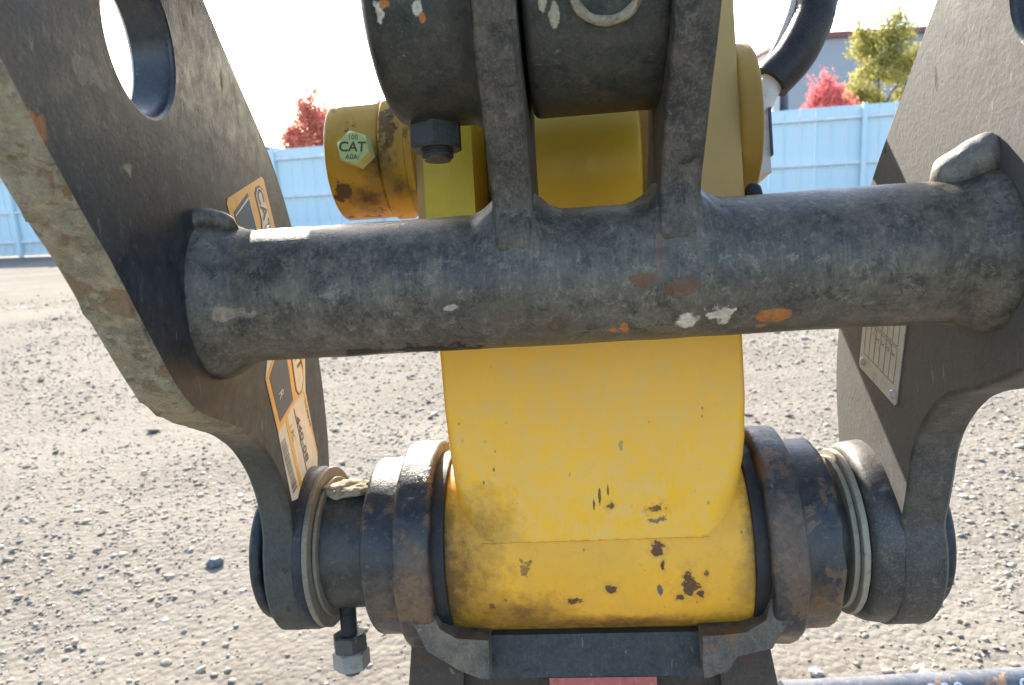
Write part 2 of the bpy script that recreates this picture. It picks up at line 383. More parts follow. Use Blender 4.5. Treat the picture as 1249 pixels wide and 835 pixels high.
def chamfered(x0, x1, r, c, n=4):
    """profile of a cylinder with rounded ends"""
    s = 1 if x1 > x0 else -1
    out = [(x0, r - c)]
    for k in range(1, n + 1):
        a = math.pi / 2 * k / n
        out.append((x0 + s * c * (1 - math.cos(a)), r - c + c * math.sin(a)))
    m = max(2, int(abs(x1 - x0) / .006))
    for k in range(1, m):
        out.append((x0 + s * c + (x1 - x0 - 2 * s * c) * k / m, r))
    for k in range(0, n + 1):
        a = math.pi / 2 * k / n
        out.append((x1 - s * c + s * c * math.sin(a), r - c + c * math.cos(a)))
    return out
def spline(pts, step=.006, closed=True):
    P = [Vector(p) for p in pts]
    n = len(P); out = []
    rngk = range(n if closed else n - 1)
    for i in rngk:
        p0 = P[(i - 1) % n] if closed or i > 0 else P[0]
        p1 = P[i]; p2 = P[(i + 1) % n]
        p3 = P[(i + 2) % n] if closed or i + 2 < n else P[n - 1]
        m = max(2, int((p2 - p1).length / step))
        for k in range(m):
            t = k / m
            out.append(0.5 * ((2 * p1) + (p2 - p0) * t + (2 * p0 - 5 * p1 + 4 * p2 - p3) * t * t + (3 * p1 - p0 - 3 * p2 + p3) * t ** 3))
    if not closed: out.append(P[-1])
    return out
def offset_poly(P, d):
    n = len(P); A = sum(P[i].x * P[(i + 1) % n].y - P[(i + 1) % n].x * P[i].y for i in range(n))
    s = 1 if A > 0 else -1
    out = []
    for i in range(n):
        t = (P[(i + 1) % n] - P[(i - 1) % n]).normalized()
        nrm = Vector((-t.y, t.x)) * s
        out.append(P[i] + nrm * d)
    return out
def plate(name, outline, holes, x0, x1, w, mat_face, mat_edge, parent, jit=None):
    """slab parallel to the YZ plane between x0 (seen face) and x1, with softened and flame-cut edges"""
    s = 1 if x1 > x0 else -1
    rings = []
    loops = [outline] + holes
    vs, fs, fm = [], [], []
    caps0, caps1, flat = [], [], []
    for li, lp in enumerate(loops):
        ins = offset_poly(lp, w if li == 0 else -w)
        n = len(lp)
        secs = [(x0, ins), (x0 + s * w * .35, offset_poly(lp, (w if li == 0 else -w) * .3)), (x0 + s * w, lp)]
        T = abs(x1 - x0)
        for q in (.3, .5, .7):
            secs.append((x0 + s * T * q, lp))
        secs += [(x1 - s * w, lp), (x1, ins)]
        start = len(vs)
        for si, (x, pl) in enumerate(secs):
            for k, p in enumerate(pl):
                v = Vector((x, p.x, p.y))
                if jit and li == 0 and 0 < si < len(secs) - 1:
                    a = jit(p)
                    if a:
                        d = a * (nz(v, 55, 1.3) + .6 * nz(v, 140, 4.0))
                        t = (pl[(k + 1) % n] - pl[k - 1]).normalized()
                        v = v + Vector((0, -t.y, t.x)) * d
                vs.append(v)
        for si in range(len(secs) - 1):
            for k in range(n):
                k2 = (k + 1) % n
                fs.append((start + si * n + k, start + si * n + k2, start + (si + 1) * n + k2, start + (si + 1) * n + k))
                fm.append(1 if li == 0 else 2)
        caps0.append([(start + k) for k in range(n)])
        caps1.append([(start + (len(secs) - 1) * n + k) for k in range(n)])
    for caps in (caps0, caps1):
        idx = [i for c in caps for i in c]
        tri = tessellate_polygon([[Vector((vs[i][1], vs[i][2], 0)) for i in c] for c in caps])
        for t in tri:
            fs.append(tuple(idx[q] for q in t)); fm.append(0)
    o = mesh_obj(name, vs, fs, None, parent, 40, mats=[mat_face, mat_edge, M_hole], fmat=fm)
    for p in o.data.polygons:
        if fm[p.index] == 0: p.use_smooth = False
    return o
def tube_path(name, pts, rad, mat, parent, seg=12, ripple=0.0, rs=200, flat=1.0, nrm=None, caps=True, seed=0, smooth=40):
    P = [Vector(p) for p in pts]; n = len(P)
    vs, fs = [], []
    upv = Vector((0.31, 0.2, 0.93)).normalized()
    for i, p in enumerate(P):
        t = (P[min(i + 1, n - 1)] - P[max(i - 1, 0)]).normalized()
        a = t.cross(upv).normalized(); b = a.cross(t).normalized()
        rr = rad(i / (n - 1)) if callable(rad) else rad
        for k in range(seg):
            an = 2 * math.pi * k / seg
            q = p + (a * math.cos(an) + b * math.sin(an)) * rr
            if ripple: q = q + (q - p).normalized() * ripple * (nz(q, rs, seed) + .5 * math.sin(i * 1.1))
            vs.append(q)
    for i in range(n - 1):
        for k in range(seg):
            k2 = (k + 1) % seg
            fs.append((i * seg + k, i * seg + k2, (i + 1) * seg + k2, (i + 1) * seg + k))
    if caps:
        fs.append(tuple(range(seg))); fs.append(tuple((n - 1) * seg + k for k in range(seg)))
    return mesh_obj(name, vs, fs, mat, parent, smooth)
def box_bm(bm, x0, x1, y0, y1, z0, z1):
    v = [bm.verts.new(c) for c in ((x0, y0, z0), (x1, y0, z0), (x1, y1, z0), (x0, y1, z0), (x0, y0, z1), (x1, y0, z1), (x1, y1, z1), (x0, y1, z1))]
    for f in ((3, 2, 1, 0), (4, 5, 6, 7), (0, 1, 5, 4), (1, 2, 6, 5), (2, 3, 7, 6), (3, 0, 4, 7)):
        bm.faces.new([v[i] for i in f])
def prism(name, poly, axis, a0, a1, mat, parent, bevel=.003, seg=2, jit=0.0):
    """polygon extruded along 'X' (poly in YZ) or 'Y' (poly in XZ)"""
    bm = bmesh.new()
    f = (lambda u, v, a: (a, u, v)) if axis == 'X' else (lambda u, v, a: (u, a, v))
    A = [bm.verts.new(f(u, v, a0)) for u, v in poly]
    B = [bm.verts.new(f(u, v, a1)) for u, v in poly]
    n = len(poly)
    bm.faces.new(A); bm.faces.new(B[::-1])
    for i in range(n):
        bm.faces.new((A[i], B[i], B[(i + 1) % n], A[(i + 1) % n]))
    if jit:
        bmesh.ops.bevel(bm, geom=[e for e in bm.edges if e.calc_face_angle(0) > R(25)], offset=bevel, segments=seg, affect='EDGES', profile=.6)
        bmesh.ops.triangulate(bm, faces=[q for q in bm.faces if len(q.verts) > 4])
        bmesh.ops.subdivide_edges(bm, edges=[e for e in bm.edges if e.calc_length() > .012], cuts=3, use_grid_fill=True)
        for v in bm.verts:
            d = nz(v.co, 32, 2.2) * jit + nz(v.co, 90, 5.2) * jit * .5
            v.co += Vector((d, d * .8, -d * .7))
        return bm_obj(name, bm, mat, parent, 45)
    return bm_obj(name, bm, mat, parent, 35, bevel, seg)
def hexnut(name, c, axis, across, h, mat, parent, rot=0.0, dome=.12, hole=0.0):
    """hexagon along 'axis' (unit Vector) with chamfered faces; c is the base centre"""
    ax = Vector(axis).normalized()
    u = ax.cross(Vector((0.2, 0.3, 1)) if abs(ax.z) < .9 else Vector((1, 0.1, 0))).normalized(); v = ax.cross(u)
    r = across / 2 / math.cos(math.pi / 6)
    vs, fs = [], []
    N = 24
    def hexr(a):
        m = (a % (math.pi / 3)) - math.pi / 6
        return across / 2 / math.cos(m)
    rings = [(0, .86), (h * .10, 1.0), (h * .93, 1.0), (h, .88)]
    for (hh, k) in rings:
        for i in range(N):
            a = 2 * math.pi * i / N
            rr = hexr(a + math.pi / 6) if k == 1.0 else across / 2 * k * 1.1
            if k == 1.0:
                pass
            p = Vector(c) + ax * hh + (u * math.cos(a + rot) + v * math.sin(a + rot)) * rr
            vs.append(p)
    for i in range(3):
        for k in range(N):
            k2 = (k + 1) % N
            fs.append((i * N + k, i * N + k2, (i + 1) * N + k2, (i + 1) * N + k))
    fs.append(tuple(range(N))); fs.append(tuple(3 * N + k for k in range(N)))
    return mesh_obj(name, vs, fs, mat, parent, 25)
def thread(name, p0, p1, r, mat, parent, pitch=.0018):
    p0 = Vector(p0); p1 = Vector(p1); d = p1 - p0; L = d.length; d.normalize()
    n = int(L / pitch) * 2
    u = d.cross(Vector((.3, 1, .2))).normalized(); v = d.cross(u)
    vs, fs = [], []; S = 20
    for i in range(n + 1):
        rr = r * (1.0 if i % 2 else .90)
        if i >= n - 1: rr = r * .8
        for k in range(S):
            a = 2 * math.pi * k / S
            vs.append(p0 + d * (L * i / n + pitch * (k / S) * .9) + (u * math.cos(a) + v * math.sin(a)) * rr)
    for i in range(n):
        for k in range(S):
            k2 = (k + 1) % S
            fs.append((i * S + k, i * S + k2, (i + 1) * S + k2, (i + 1) * S + k))
    fs.append(tuple(range(S))); fs.append(tuple(n * S + k for k in range(S)))
    return mesh_obj(name, vs, fs, mat, parent, 30)
def lump(name, c, r3, mat, parent, jit=.3, seed=0, sub=4, fr=1.6):
    bm = bmesh.new()
    bmesh.ops.create_icosphere(bm, subdivisions=sub, radius=1)
    for v in bm.verts:
        k = 1 + jit * (nz(v.co, fr, seed) + .5 * nz(v.co, fr * 2.7, seed + 3))
        v.co = Vector(c) + Vector((v.co.x * r3[0] * k, v.co.y * r3[1] * k, v.co.z * r3[2] * k))
    return bm_obj(name, bm, mat, parent, 60)
def text_mesh(name, body, origin, xdir, ydir, size, mat, parent, off=0.0, xs=1.0, align='CENTER', thick=0.0, bold=0.0):
    cu = bpy.data.curves.new(name, 'FONT')
    cu.body = body; cu.size = 1.0; cu.align_x = align; cu.align_y = 'CENTER'; cu.extrude = 0.0; cu.offset = bold
    cu.resolution_u = 3
    o = bpy.data.objects.new(name, cu); col.objects.link(o)
    dg = bpy.context.evaluated_depsgraph_get()
    me = bpy.data.meshes.new_from_object(o.evaluated_get(dg))
    bpy.data.objects.remove(o); bpy.data.curves.remove(cu)
    X = Vector(xdir).normalized(); Y = Vector(ydir).normalized(); Z = X.cross(Y)
    for v in me.vertices:
        q = v.co.copy()
        v.co = Vector(origin) + X * (q.x * size * xs) + Y * (q.y * size) + Z * off
    return finish(name, me, mat, parent, 0)
def sheet(name, pts2, fr, off, mat, parent, th=.0003):
    """thin sticker piece: polygon pts2 in the (u, v) frame fr = (origin, U, V), lifted by off along U x V"""
    o, U, V = fr; Nn = U.cross(V)
    n = len(pts2)
    A = [o + U * a + V * b + Nn * off for a, b in pts2]
    B = [o + U * a + V * b + Nn * (off - th) for a, b in pts2]
    fs = [tuple(range(n)), tuple(range(2 * n - 1, n - 1, -1))] + [(i, (i + 1) % n, n + (i + 1) % n, n + i) for i in range(n)]
    return mesh_obj(name, A + B, fs, mat, parent, 0)
def arc2(c, r, a0, a1, n):
    return [Vector((c[0] + r * math.cos(a0 + (a1 - a0) * k / n), c[1] + r * math.sin(a0 + (a1 - a0) * k / n))) for k in range(n + 1)]

# ------------------------------------------------------------------ ground
t = NT("gravel_yard_dirt")
c = t.mix(t.ramp(t.noise(.55, 6, .6), .40, .60), (.165, .146, .121), (.21, .19, .162))
c = t.mix(t.ramp(t.noise(2.3, 7, .7), .42, .66), c, (.155, .137, .113))
c = t.mix(t.ramp(t.voro(38, out="Color"), .0, 1.0, 0, .45), c, (.29, .264, .226))
c = t.mix(t.math('MULTIPLY', t.ramp(t.noise(26, 8, .8), .55, .67), .6), c, (.13, .12, .105))
c = t.mix(t.ramp(t.noise(5.5, 6, .75, .3), .52, .68, 0, .5), c, (.155, .14, .122))
trk = t.noise(1.0, 4, .6, .5, co=t.mapping((.22, 1.1, 1), rot=(0, 0, .35)))
c = t.mix(t.ramp(trk, .48, .62, 0, .5), c, (.245, .222, .188))
hh = t.math('ADD', t.math('MULTIPLY', t.voro(46), -.6), t.noise(30, 8, .75))
M_ground = t.out(c, .95, 0, t.bump(hh, .8, .012), .02)
t = NT("gravel_stones")
isl = t.node("ShaderNodeNewGeometry").outputs["Random Per Island"]
c = t.mix(t.ramp(isl, 0, 1), (.18, .16, .133), (.36, .328, .276))
c = t.mix(t.ramp(isl, .90, .97), c, (.12, .125, .135))
c = t.mix(t.ramp(isl, .04, .0), c, (.58, .57, .54))
c = t.mix(t.ramp(t.noise(90, 5, .7), .45, .75, 0, .5), c, (.25, .224, .186))
M_stone = t.out(c, .9, 0, t.bump(t.noise(260, 4, .7), .4, .002), .05)
M_stone_blue = plain("blue_grey_rock", (.09, .105, .135), .8, .4, 60)
M_stone_white = plain("pale_rock", (.42, .40, .37), .85, .4, 60)

def gz(x, y):
    return .018 * noise.noise(Vector((x * .55, y * .55, 1.7))) + .010 * noise.noise(Vector((x * 1.9, y * 1.9, 4.0)))
vs, fs = [], []
ys = list(np.concatenate([np.linspace(-2.5, 1, 8), np.linspace(1.06, 6, 110), np.linspace(6.3, 24, 50), [30, 45, 80, 160, 400, 900]]))
xs = list(np.concatenate([[-900, -300, -90, -40], np.linspace(-24, -4.4, 24), np.linspace(-4.2, 4.2, 130), np.linspace(4.4, 24, 24), [40, 90, 300, 900]]))
for y in ys:
    for x in xs:
        f = 1 if abs(x) < 25 and y < 26 else 0
        z = gz(x, y) * f
        if 1 < y < 6.2 and abs(x) < 4.3:
            z += .007 * noise.noise(Vector((x * 13, y * 13, 0)))
        vs.append((x, y, z))
nx = len(xs)
for j in range(len(ys) - 1):
    for i in range(nx - 1):
        fs.append((j * nx + i, j * nx + i + 1, (j + 1) * nx + i + 1, (j + 1) * nx + i))
ground = mesh_obj("ground", vs, fs, M_ground, None, 60)
ground["kind"] = "structure"
ground["label"] = "pale gravel yard in bright sun reaching back to the fence"
ground["category"] = "ground"

def stones(name, P, S, mat, sub=1):
    bm = bmesh.new(); bmesh.ops.create_icosphere(bm, subdivisions=1, radius=1)
    base = np.array([v.co[:] for v in bm.verts]); tri = np.array([[v.index for v in f.verts] for f in bm.faces]); bm.free()
    n = len(P); m = len(base)
    k = rng.uniform(.62, 1.28, (n, m, 1))
    V = base[None] * k * (S[:, None, None] * rng.uniform(.65, 1.35, (n, 1, 3)) * np.array([1, 1, .40]))
    a = rng.uniform(0, 6.28, n); ca, sa = np.cos(a)[:, None], np.sin(a)[:, None]
    tl = rng.uniform(-.5, .5, n)[:, None]
    x, y, z = V[..., 0], V[..., 1], V[..., 2]
    z = z + tl * x
    V = np.stack([x * ca - y * sa, x * sa + y * ca, z], -1) + P[:, None, :]
    F = (tri[None] + (np.arange(n) * m)[:, None, None]).reshape(-1, 3)
    me = bpy.data.meshes.new(name)
    V = V.reshape(-1, 3)
    me.vertices.add(len(V)); me.vertices.foreach_set("co", V.ravel())
    me.loops.add(F.size); me.loops.foreach_set("vertex_index", F.ravel().astype(np.int32))
    me.polygons.add(len(F)); me.polygons.foreach_set("loop_start", np.arange(0, F.size, 3, dtype=np.int32))
    me.update(calc_edges=True); me.validate()
    me.materials.append(mat)
    o = bpy.data.objects.new(name, me); col.objects.link(o)
    return o
N1 = 105000
yy = 1.1 + (rng.uniform(0, 1, N1) ** 1.15) * 9.5
xx = rng.uniform(-1, 1, N1) * (yy * .78 + .35)
ss = np.exp(rng.normal(math.log(.0034), .55, N1)).clip(.0018, .022) * (1 + (yy - 1.1) * .12)
dens = np.array([noise.noise(Vector((a * .9, b * .9, 7.0))) for a, b in zip(xx, yy)])
keep = rng.uniform(-.75, .35, N1) < dens * 1.1 + .07 - np.clip((yy - 4.5) * .11, 0, .6)
xx, yy, ss = xx[keep], yy[keep], ss[keep]
zz = np.array([gz(a, b) + .007 * noise.noise(Vector((a * 13, b * 13, 0))) for a, b in zip(xx, yy)]) + ss * .12
g = stones("gravel", np.stack([xx, yy, zz], -1), ss, M_stone)
g["kind"] = "stuff"; g["label"] = "loose crushed stone gravel strewn over the yard"; g["category"] = "gravel"

def ground_pt(u, v, z=0.0):
    d = crt * ((u - 624.5) / 900) + cup * (-(v - 417.5) / 900) + fwd
    s = (z - CAM_H) / d.z
    return Vector((d.x * s, d.y * s, z))
# a few single stones that stand out
for (x, y, s, m, lab) in ((-1.0, 2.2, .024, M_stone_blue, "blue grey stone lying alone on the gravel left of the pivot"),
                          (.665, 1.52, .013, M_stone_white, "white pebble beside the rusty bracket at bottom right"),
                          (-.79, 2.08, .016, M_stone_blue, "small dark blue stone on gravel close to the left pin end"),
                          (-.44, 2.03, .014, M_stone_blue, "grey stone below the hanging bolt and nuts")):
    bm = bmesh.new(); bmesh.ops.create_icosphere(bm, subdivisions=2, radius=1)
    sd_ = s * 97
    for v in bm.verts:
        k = 1 + .45 * nz(v.co, 1.1, sd_) + .2 * nz(v.co, 2.6, sd_)
        v.co = Vector((v.co.x * s * 1.2 * k, v.co.y * s * k, v.co.z * s * .75 * k))
    o = bm_obj("stone", bm, m, None, 20)
    o.location = (x, y, gz(x, y) + s * .3)
    tag(o, lab, "stone")

# ------------------------------------------------------------------ fence
t = NT("blue_fence_paint")
c = t.mix(t.ramp(t.noise(1.2, 5, .6), .35, .7), (.60, .74, .79), (.54, .70, .77))
oi = t.node('ShaderNodeObjectInfo').outputs['Random']
c = t.mix(t.ramp(oi, 0, 1, 0, .16), c, (.34, .50, .62))
c = t.mix(t.math('MULTIPLY', t.ramp(t.sep()[2], .75, .05), t.ramp(t.noise(3.5, 6, .7), .38, .62, 0, .55)), c, (.40, .38, .34))
M_fence = t.out(t.mix(t.ramp(t.noise(14, 6, .7), .5, .8, 0, .4), c, (.46, .63, .75)), .5)
M_rail = plain("pale_fence_rail_paint", (.74, .80, .84), .5, 0, 6)
FA = Vector((-13.9, 20.7, 0)); fdir = Vector((1, -.245, 0)).normalized()
frz = math.atan2(fdir.y, fdir.x)
fence = thing("yard_fence", "long light blue boarded metal fence across the back of the yard", "fence", FA, frz)
L0, L1, BW = -6.6, 33.0, .30
FH = 2.34
bm = bmesh.new()
prof = [(0, 0), (.012, .022), (.035, .022), (.047, 0), (BW - .004, 0)]
for (a, b) in prof:
    pass
lo = [bm.verts.new((a, -b, .04)) for a, b in prof]; hi = [bm.verts.new((a, -b, FH)) for a, b in prof]
lo2 = [bm.verts.new((a, -b + .004, .04)) for a, b in prof]; hi2 = [bm.verts.new((a, -b + .004, FH)) for a, b in prof]
for i in range(len(prof) - 1):
    bm.faces.new((lo[i], lo[i + 1], hi[i + 1], hi[i])); bm.faces.new((lo2[i + 1], lo2[i], hi2[i], hi2[i + 1]))
    bm.faces.new((hi[i], hi[i + 1], hi2[i + 1], hi2[i])); bm.faces.new((lo[i + 1], lo[i], lo2[i], lo2[i + 1]))
bm.faces.new((lo[0], hi[0], hi2[0], lo2[0])); bm.faces.new((lo[-1], lo2[-1], hi2[-1], hi[-1]))
board = bm_obj("board", bm, M_fence, fence, 0)
nb = int((L1 - L0) / BW)
for k in range(nb):
    o = board if k == 0 else board.copy()
    if k: col.objects.link(o); o.parent = fence
    o.location = (L0 + k * BW, random.uniform(-.004, .004), random.uniform(-.006, .006))
PSP = 2.66; P0 = 8.62
k0 = math.ceil((L0 - P0) / PSP); k1 = math.floor((L1 - P0) / PSP)
bm = bmesh.new(); box_bm(bm, -.045, .045, -.13, -.04, 0, FH + .03); post = bm_obj("post", bm, M_fence, fence, 30, .006)
bm = bmesh.new(); box_bm(bm, .05, PSP - .05, -.085, -.03, -.03, .03); rail = bm_obj("rail", bm, M_rail, fence, 30, .004)
first = True
for k in range(k0, k1 + 1):
    o = post if first else post.copy()
    if not first: col.objects.link(o); o.parent = fence
    o.location = (P0 + k * PSP, 0, 0)
    for z in (.42, 1.21, 2.11):
        q = rail if (first and z == .42) else rail.copy()
        if q is not rail: col.objects.link(q); q.parent = fence
        q.location = (P0 + k * PSP, 0, z)
    first = False

# ------------------------------------------------------------------ buildings
t = NT("grey_blue_wall_cladding")
wv = t.ramp(t.math('FRACT', t.math('MULTIPLY', t.sep()[0], 2.2)), .0, .12, 0, 1)
c = t.mix(t.ramp(t.noise(.4, 4), .3, .7), (.30, .32, .36), (.33, .35, .385))
M_wall = t.out(c, .6, 0, t.bump(wv, .4, .02))
M_trim = plain("dark_red_roof_trim", (.22, .06, .06), .5, 0, 2)
M_roof = plain("pale_metal_roof", (.17, .18, .19), .5, 0, 2)
M_wall2 = plain("off_white_wall", (.55, .56, .58), .6, 0, 1)
M_glass = plain("dark_window_glass", (.05, .06, .07), .15, 0, 1)
wh = thing("warehouse", "long grey blue warehouse with dark red roof edge behind the fence", "building", (17.0, 45, 0))
bm = bmesh.new(); box_bm(bm, 0, 42, 0, 22, 0, 8.35); bm_obj("wall", bm, M_wall, wh, 30)
bm = bmesh.new(); box_bm(bm, -.25, 42.25, -.25, 22.25, 8.35, 8.62); rf = bm_obj("roof_edge", bm, M_trim, wh, 30)
bm = bmesh.new(); box_bm(bm, -.1, 42.1, -.1, 22.1, 8.62, 8.7); o = bm_obj("roof", bm, M_roof, wh, 30)
bm = bmesh.new(); box_bm(bm, -1.0, -.02, 2, 20, 0, 7.6); bm_obj("side_bay", bm, M_wall2, wh, 30)
bm = bmesh.new(); box_bm(bm, -.95, -.55, -.1, 1.98, 0, 6.0); bm_obj("downpipe_box", bm, M_wall2, wh, 30, .02)
sh = thing("low_shed", "low grey shed roof just showing over the fence at left", "building", (-16.4, 42, 0))
bm = bmesh.new(); box_bm(bm, 0, 5.5, 0, 7, 0, 3.2); bm_obj("wall", bm, M_wall2, sh, 30)
prism("roof", [(-.3, 3.2), (6.0, 3.2), (6.0, 3.5), (2.6, 4.25), (-.3, 4.35)], 'Y', -.3, 7.3, M_roof, sh, .02)

# ------------------------------------------------------------------ trees
def leafmat(name, cols, trans=.35):
    t = NT(name)
    isl = t.node("ShaderNodeNewGeometry").outputs["Random Per Island"]
    c = t.mix(t.ramp(isl, 0, .5), cols[0], cols[1])
    c = t.mix(t.ramp(isl, .5, 1), c, cols[2])
    m = t.out(c, .55, spec=.3)
    tr = t.node("ShaderNodeBsdfTranslucent"); t.put(tr.inputs[0], c)
    mx = t.node("ShaderNodeMixShader"); mx.inputs[0].default_value = trans
    t.t.links.new(t.b.outputs[0], mx.inputs[1]); t.t.links.new(tr.outputs[0], mx.inputs[2])
    t.t.links.new(mx.outputs[0], t.t.nodes["Material Output"].inputs[0])
    return m
M_red_leaf = leafmat("red_autumn_leaves", [(.52, .13, .12), (.64, .21, .17), (.64, .32, .20)], .5)
M_crim_leaf = leafmat("crimson_autumn_leaves", [(.54, .10, .13), (.66, .18, .19), (.64, .26, .21)], .5)
M_yg_leaf = leafmat("yellow_green_leaves", [(.22, .23, .06), (.36, .33, .08), (.44, .38, .13)], .5)
M_bark = plain("grey_brown_bark", (.12, .095, .075), .9, .5, 12)
def tree(name, label, loc, h, trunk_h, blobs, nleaf, leaf, lmat, spiky=0.0, seed=1):
    rr = random.Random(seed)
    T = thing(name, label, "tree", loc)
    # trunk and limbs
    vs, fs = [], []
    def limb(p, q, r0, r1, seg=7):
        n = 6; st = len(vs); p = Vector(p); q = Vector(q)
        d = (q - p).normalized(); u = d.cross(Vector((.3, .9, .1))).normalized(); v = d.cross(u)
        for i in range(n + 1):
            s = i / n; c = p.lerp(q, s) + Vector((rr.uniform(-1, 1), rr.uniform(-1, 1), 0)) * .04 * (q - p).length * s
            for k in range(seg):
                a = 2 * math.pi * k / seg
                vs.append(c + (u * math.cos(a) + v * math.sin(a)) * (r0 + (r1 - r0) * s))
        for i in range(n):
            for k in range(seg):
                fs.append((st + i * seg + k, st + i * seg + (k + 1) % seg, st + (i + 1) * seg + (k + 1) % seg, st + (i + 1) * seg + k))
    limb((0, 0, -.1), (0, 0, trunk_h), .10, .07)
    twigs = []
    for (cx, cy, cz, rx, rz, w) in blobs:
        b0 = (cx * .1, cy * .1, max(trunk_h * .55, cz - rz * 1.1))
        limb(b0, (cx, cy, cz), .045, .018); limb((cx, cy, cz), (cx * 1.05, cy, cz + rz * .9), .018, .005)
        for k in range(int(16 * w)):
            a = rr.uniform(0, 6.28); e = rr.uniform(-.3, 1.3); fq = rr.uniform(.7, 1.25)
            tip = Vector((cx + fq * rx * math.cos(a) * math.cos(e), cy + fq * rx * math.sin(a) * math.cos(e), cz + fq * rz * math.sin(e)))
            st = Vector((cx, cy, cz - rz * .3 + rr.uniform(0, rz * .7)))
            limb(st, tip, .012, .003, 4); twigs.append((st, tip, w))
    mesh_obj("trunk", vs, fs, M_bark, T, 60)
    V, F = [], []
    for k in range(nleaf):
        st, tip, w = rr.choice(twigs)
        s = rr.random() ** .6 * 1.06
        p = st.lerp(tip, s)
        j = .11 * (1.1 - s * .4)
        p = p + Vector((rr.gauss(0, j), rr.gauss(0, j), rr.gauss(0, j)))
        d = Vector((rr.gauss(0, 1), rr.gauss(0, 1), rr.gauss(0, 1) + spiky)).normalized()
        u = d.cross(Vector((rr.gauss(0, 1), rr.gauss(0, 1), rr.gauss(0, 1)))).normalized()
        L = leaf * rr.uniform(.6, 1.3); n = len(V)
        V += [p, p + d * L * .5 + u * L * .3, p + d * L, p + d * L * .5 - u * L * .3]
        F.append((n, n + 1, n + 2, n + 3))
    me = bpy.data.meshes.new("crown"); me.from_pydata([tuple(v) for v in V], [], F)
    finish("crown", me, lmat, T, 0)
    return T
tree("red_tree", "red autumn tree showing over the fence left of the yellow pin boss", (-5.95, 24, 0), 4.6, 2.0,
     [(.1, 0, 3.45, .5, 1.05, 1.6), (0, .1, 2.9, .75, .7, 1.8), (-.5, .1, 2.75, .5, .65, 1.2), (.5, 0, 3.05, .5, .85, 1.2), (.1, .3, 2.3, .7, .6, 1.2), (-.2, -.2, 2.2, .8, .5, 1)], 13000, .085, M_red_leaf, .6, 3)
tree("crimson_tree", "crimson spired shrub like tree over the fence beside the yellow green tree", (8.60, 20.2, 0), 3.7, 1.5,
     [(-.50, 0, 2.2, .20, .50, .8), (-.24, .1, 2.55, .18, .75, 1), (.05, 0, 2.65, .2, .8, 1), (.34, .1, 2.7, .22, .75, 1), (0, 0, 2.0, .6, .35, 1.2), (.55, 0, 2.3, .24, .55, .8), (-.72, 0, 1.95, .2, .35, .5)], 7000, .07, M_crim_leaf, 1.2, 5)
tree("yellow_green_tree", "tall yellow green tree in front of the warehouse", (11.0, 22.2, 0), 5.6, 2.0,
     [(0, 0, 3.7, .8, 1.0, 2), (-.35, .2, 4.4, .5, .65, 1.2), (.3, 0, 4.6, .55, .75, 1.2), (-.55, -.1, 2.9, .55, .6, 1.2), (.75, .1, 3.6, .6, .8, 1.2), (.1, .2, 2.6, .9, .6, 1.4), (.9, 0, 2.8, .6, .6, 1)], 15000, .085, M_yg_leaf, .3, 9)

# ------------------------------------------------------------------ excavator stick (yellow)
PY, PZ = .80, -.214           # main pin
stick = machine("excavator_stick", "yellow excavator stick end running down behind the black cross tube", "excavator arm", (.006, .80, -.31))
ZR = [(-.193, -.128, .136), (-.186, -.1285, .1365), (-.178, -.129, .138), (-.169, -.1295, .1395), (-.160, -.130, .141), (-.150, -.1305, .1425), (-.140, -.131, .144), (-.13, -.1315, .1455), (-.12, -.132, .147), (-.10, -.1328, .1485), (-.06, -.1345, .150), (0, -.1365, .1505), (.06, -.138, .153), (.118, -.139, .155)]
vs, fs = [], []
def ring_rect(x0, x1, y0, y1, z, r=.006, n=3):
    out = []
    for (cx, cy, a) in ((x1 - r, y0 + r, -math.pi / 2), (x1 - r, y1 - r, 0), (x0 + r, y1 - r, math.pi / 2), (x0 + r, y0 + r, math.pi)):
        for k in range(n + 1):
            b = a + math.pi / 2 * k / n
            out.append((cx + r * math.cos(b), cy + r * math.sin(b), z))
    return out
for (z, a, b) in ZR:
    vs += ring_rect(a, b, .7025 + .0044 * min(1, max(0, (-.15 - z) / .043)), 1.0 + .25 * max(0, z + .05), z, .005 + .030 * min(1, max(0, (-.085 - z) / .09)), 7)
m = 32
for i in range(len(ZR) - 1):
    for k in range(m):
        fs.append((i * m + k, i * m + (k + 1) % m, (i + 1) * m + (k + 1) % m, (i + 1) * m + k))
fs.append(tuple(range(m))); fs.append(tuple((len(ZR) - 1) * m + k for k in range(m)))
mesh_obj("box_section", vs, fs, M_face, stick, 40)
lathe("nose", chamfered(-.146, .154, .0955, .006), PY, PZ, M_nose, stick, 96, .0006, 40)
tube_path("weld_seam", [(x, .7068 + .0003 * math.sin(x * 400), -.1935) for x in np.linspace(-.106, .112, 90)], .0011, M_nose, stick, 8, .0007, 300)
# fork ears above the tube, pins through them
ear = [(.700, .08), (.700, .365), (.72, .38), (.90, .39), (1.064, .43), (1.5, .80), (1.56, .69), (1.17, .315), (1.015, .165), (.97, .08)]  # unseen rear outline shaped to cast the shadow on the right plate
prism("ear", ear, 'X', -.141, -.093, M_yel_bright, stick, .004, 3)
ear_r = [(.700, .08), (.700, .365), (.735, .37), (.75, .30), (1.0, .32), (1.064, .40), (1.5, .80), (1.56, .69), (1.17, .315), (1.015, .165), (.97, .08)]  # top notched out of view so sun reaches the tube's right end
prism("ear", ear_r, 'X', .110, .158, M_yel_tan, stick, .004, 3)
prism("shade_block", [(.805, .38), (.80, .50), (.84, .548), (.96, .548), (.99, .41)], 'X', -.0915, .03, M_yel_dirty, stick, .004)  # unseen hump added to keep sun off the tube and lugs
lathe("shade_pin", chamfered(-.35, .05, .03, .003), .90, .506, M_yel_dirty, stick, 48)  # unseen pin added to carry the shading link
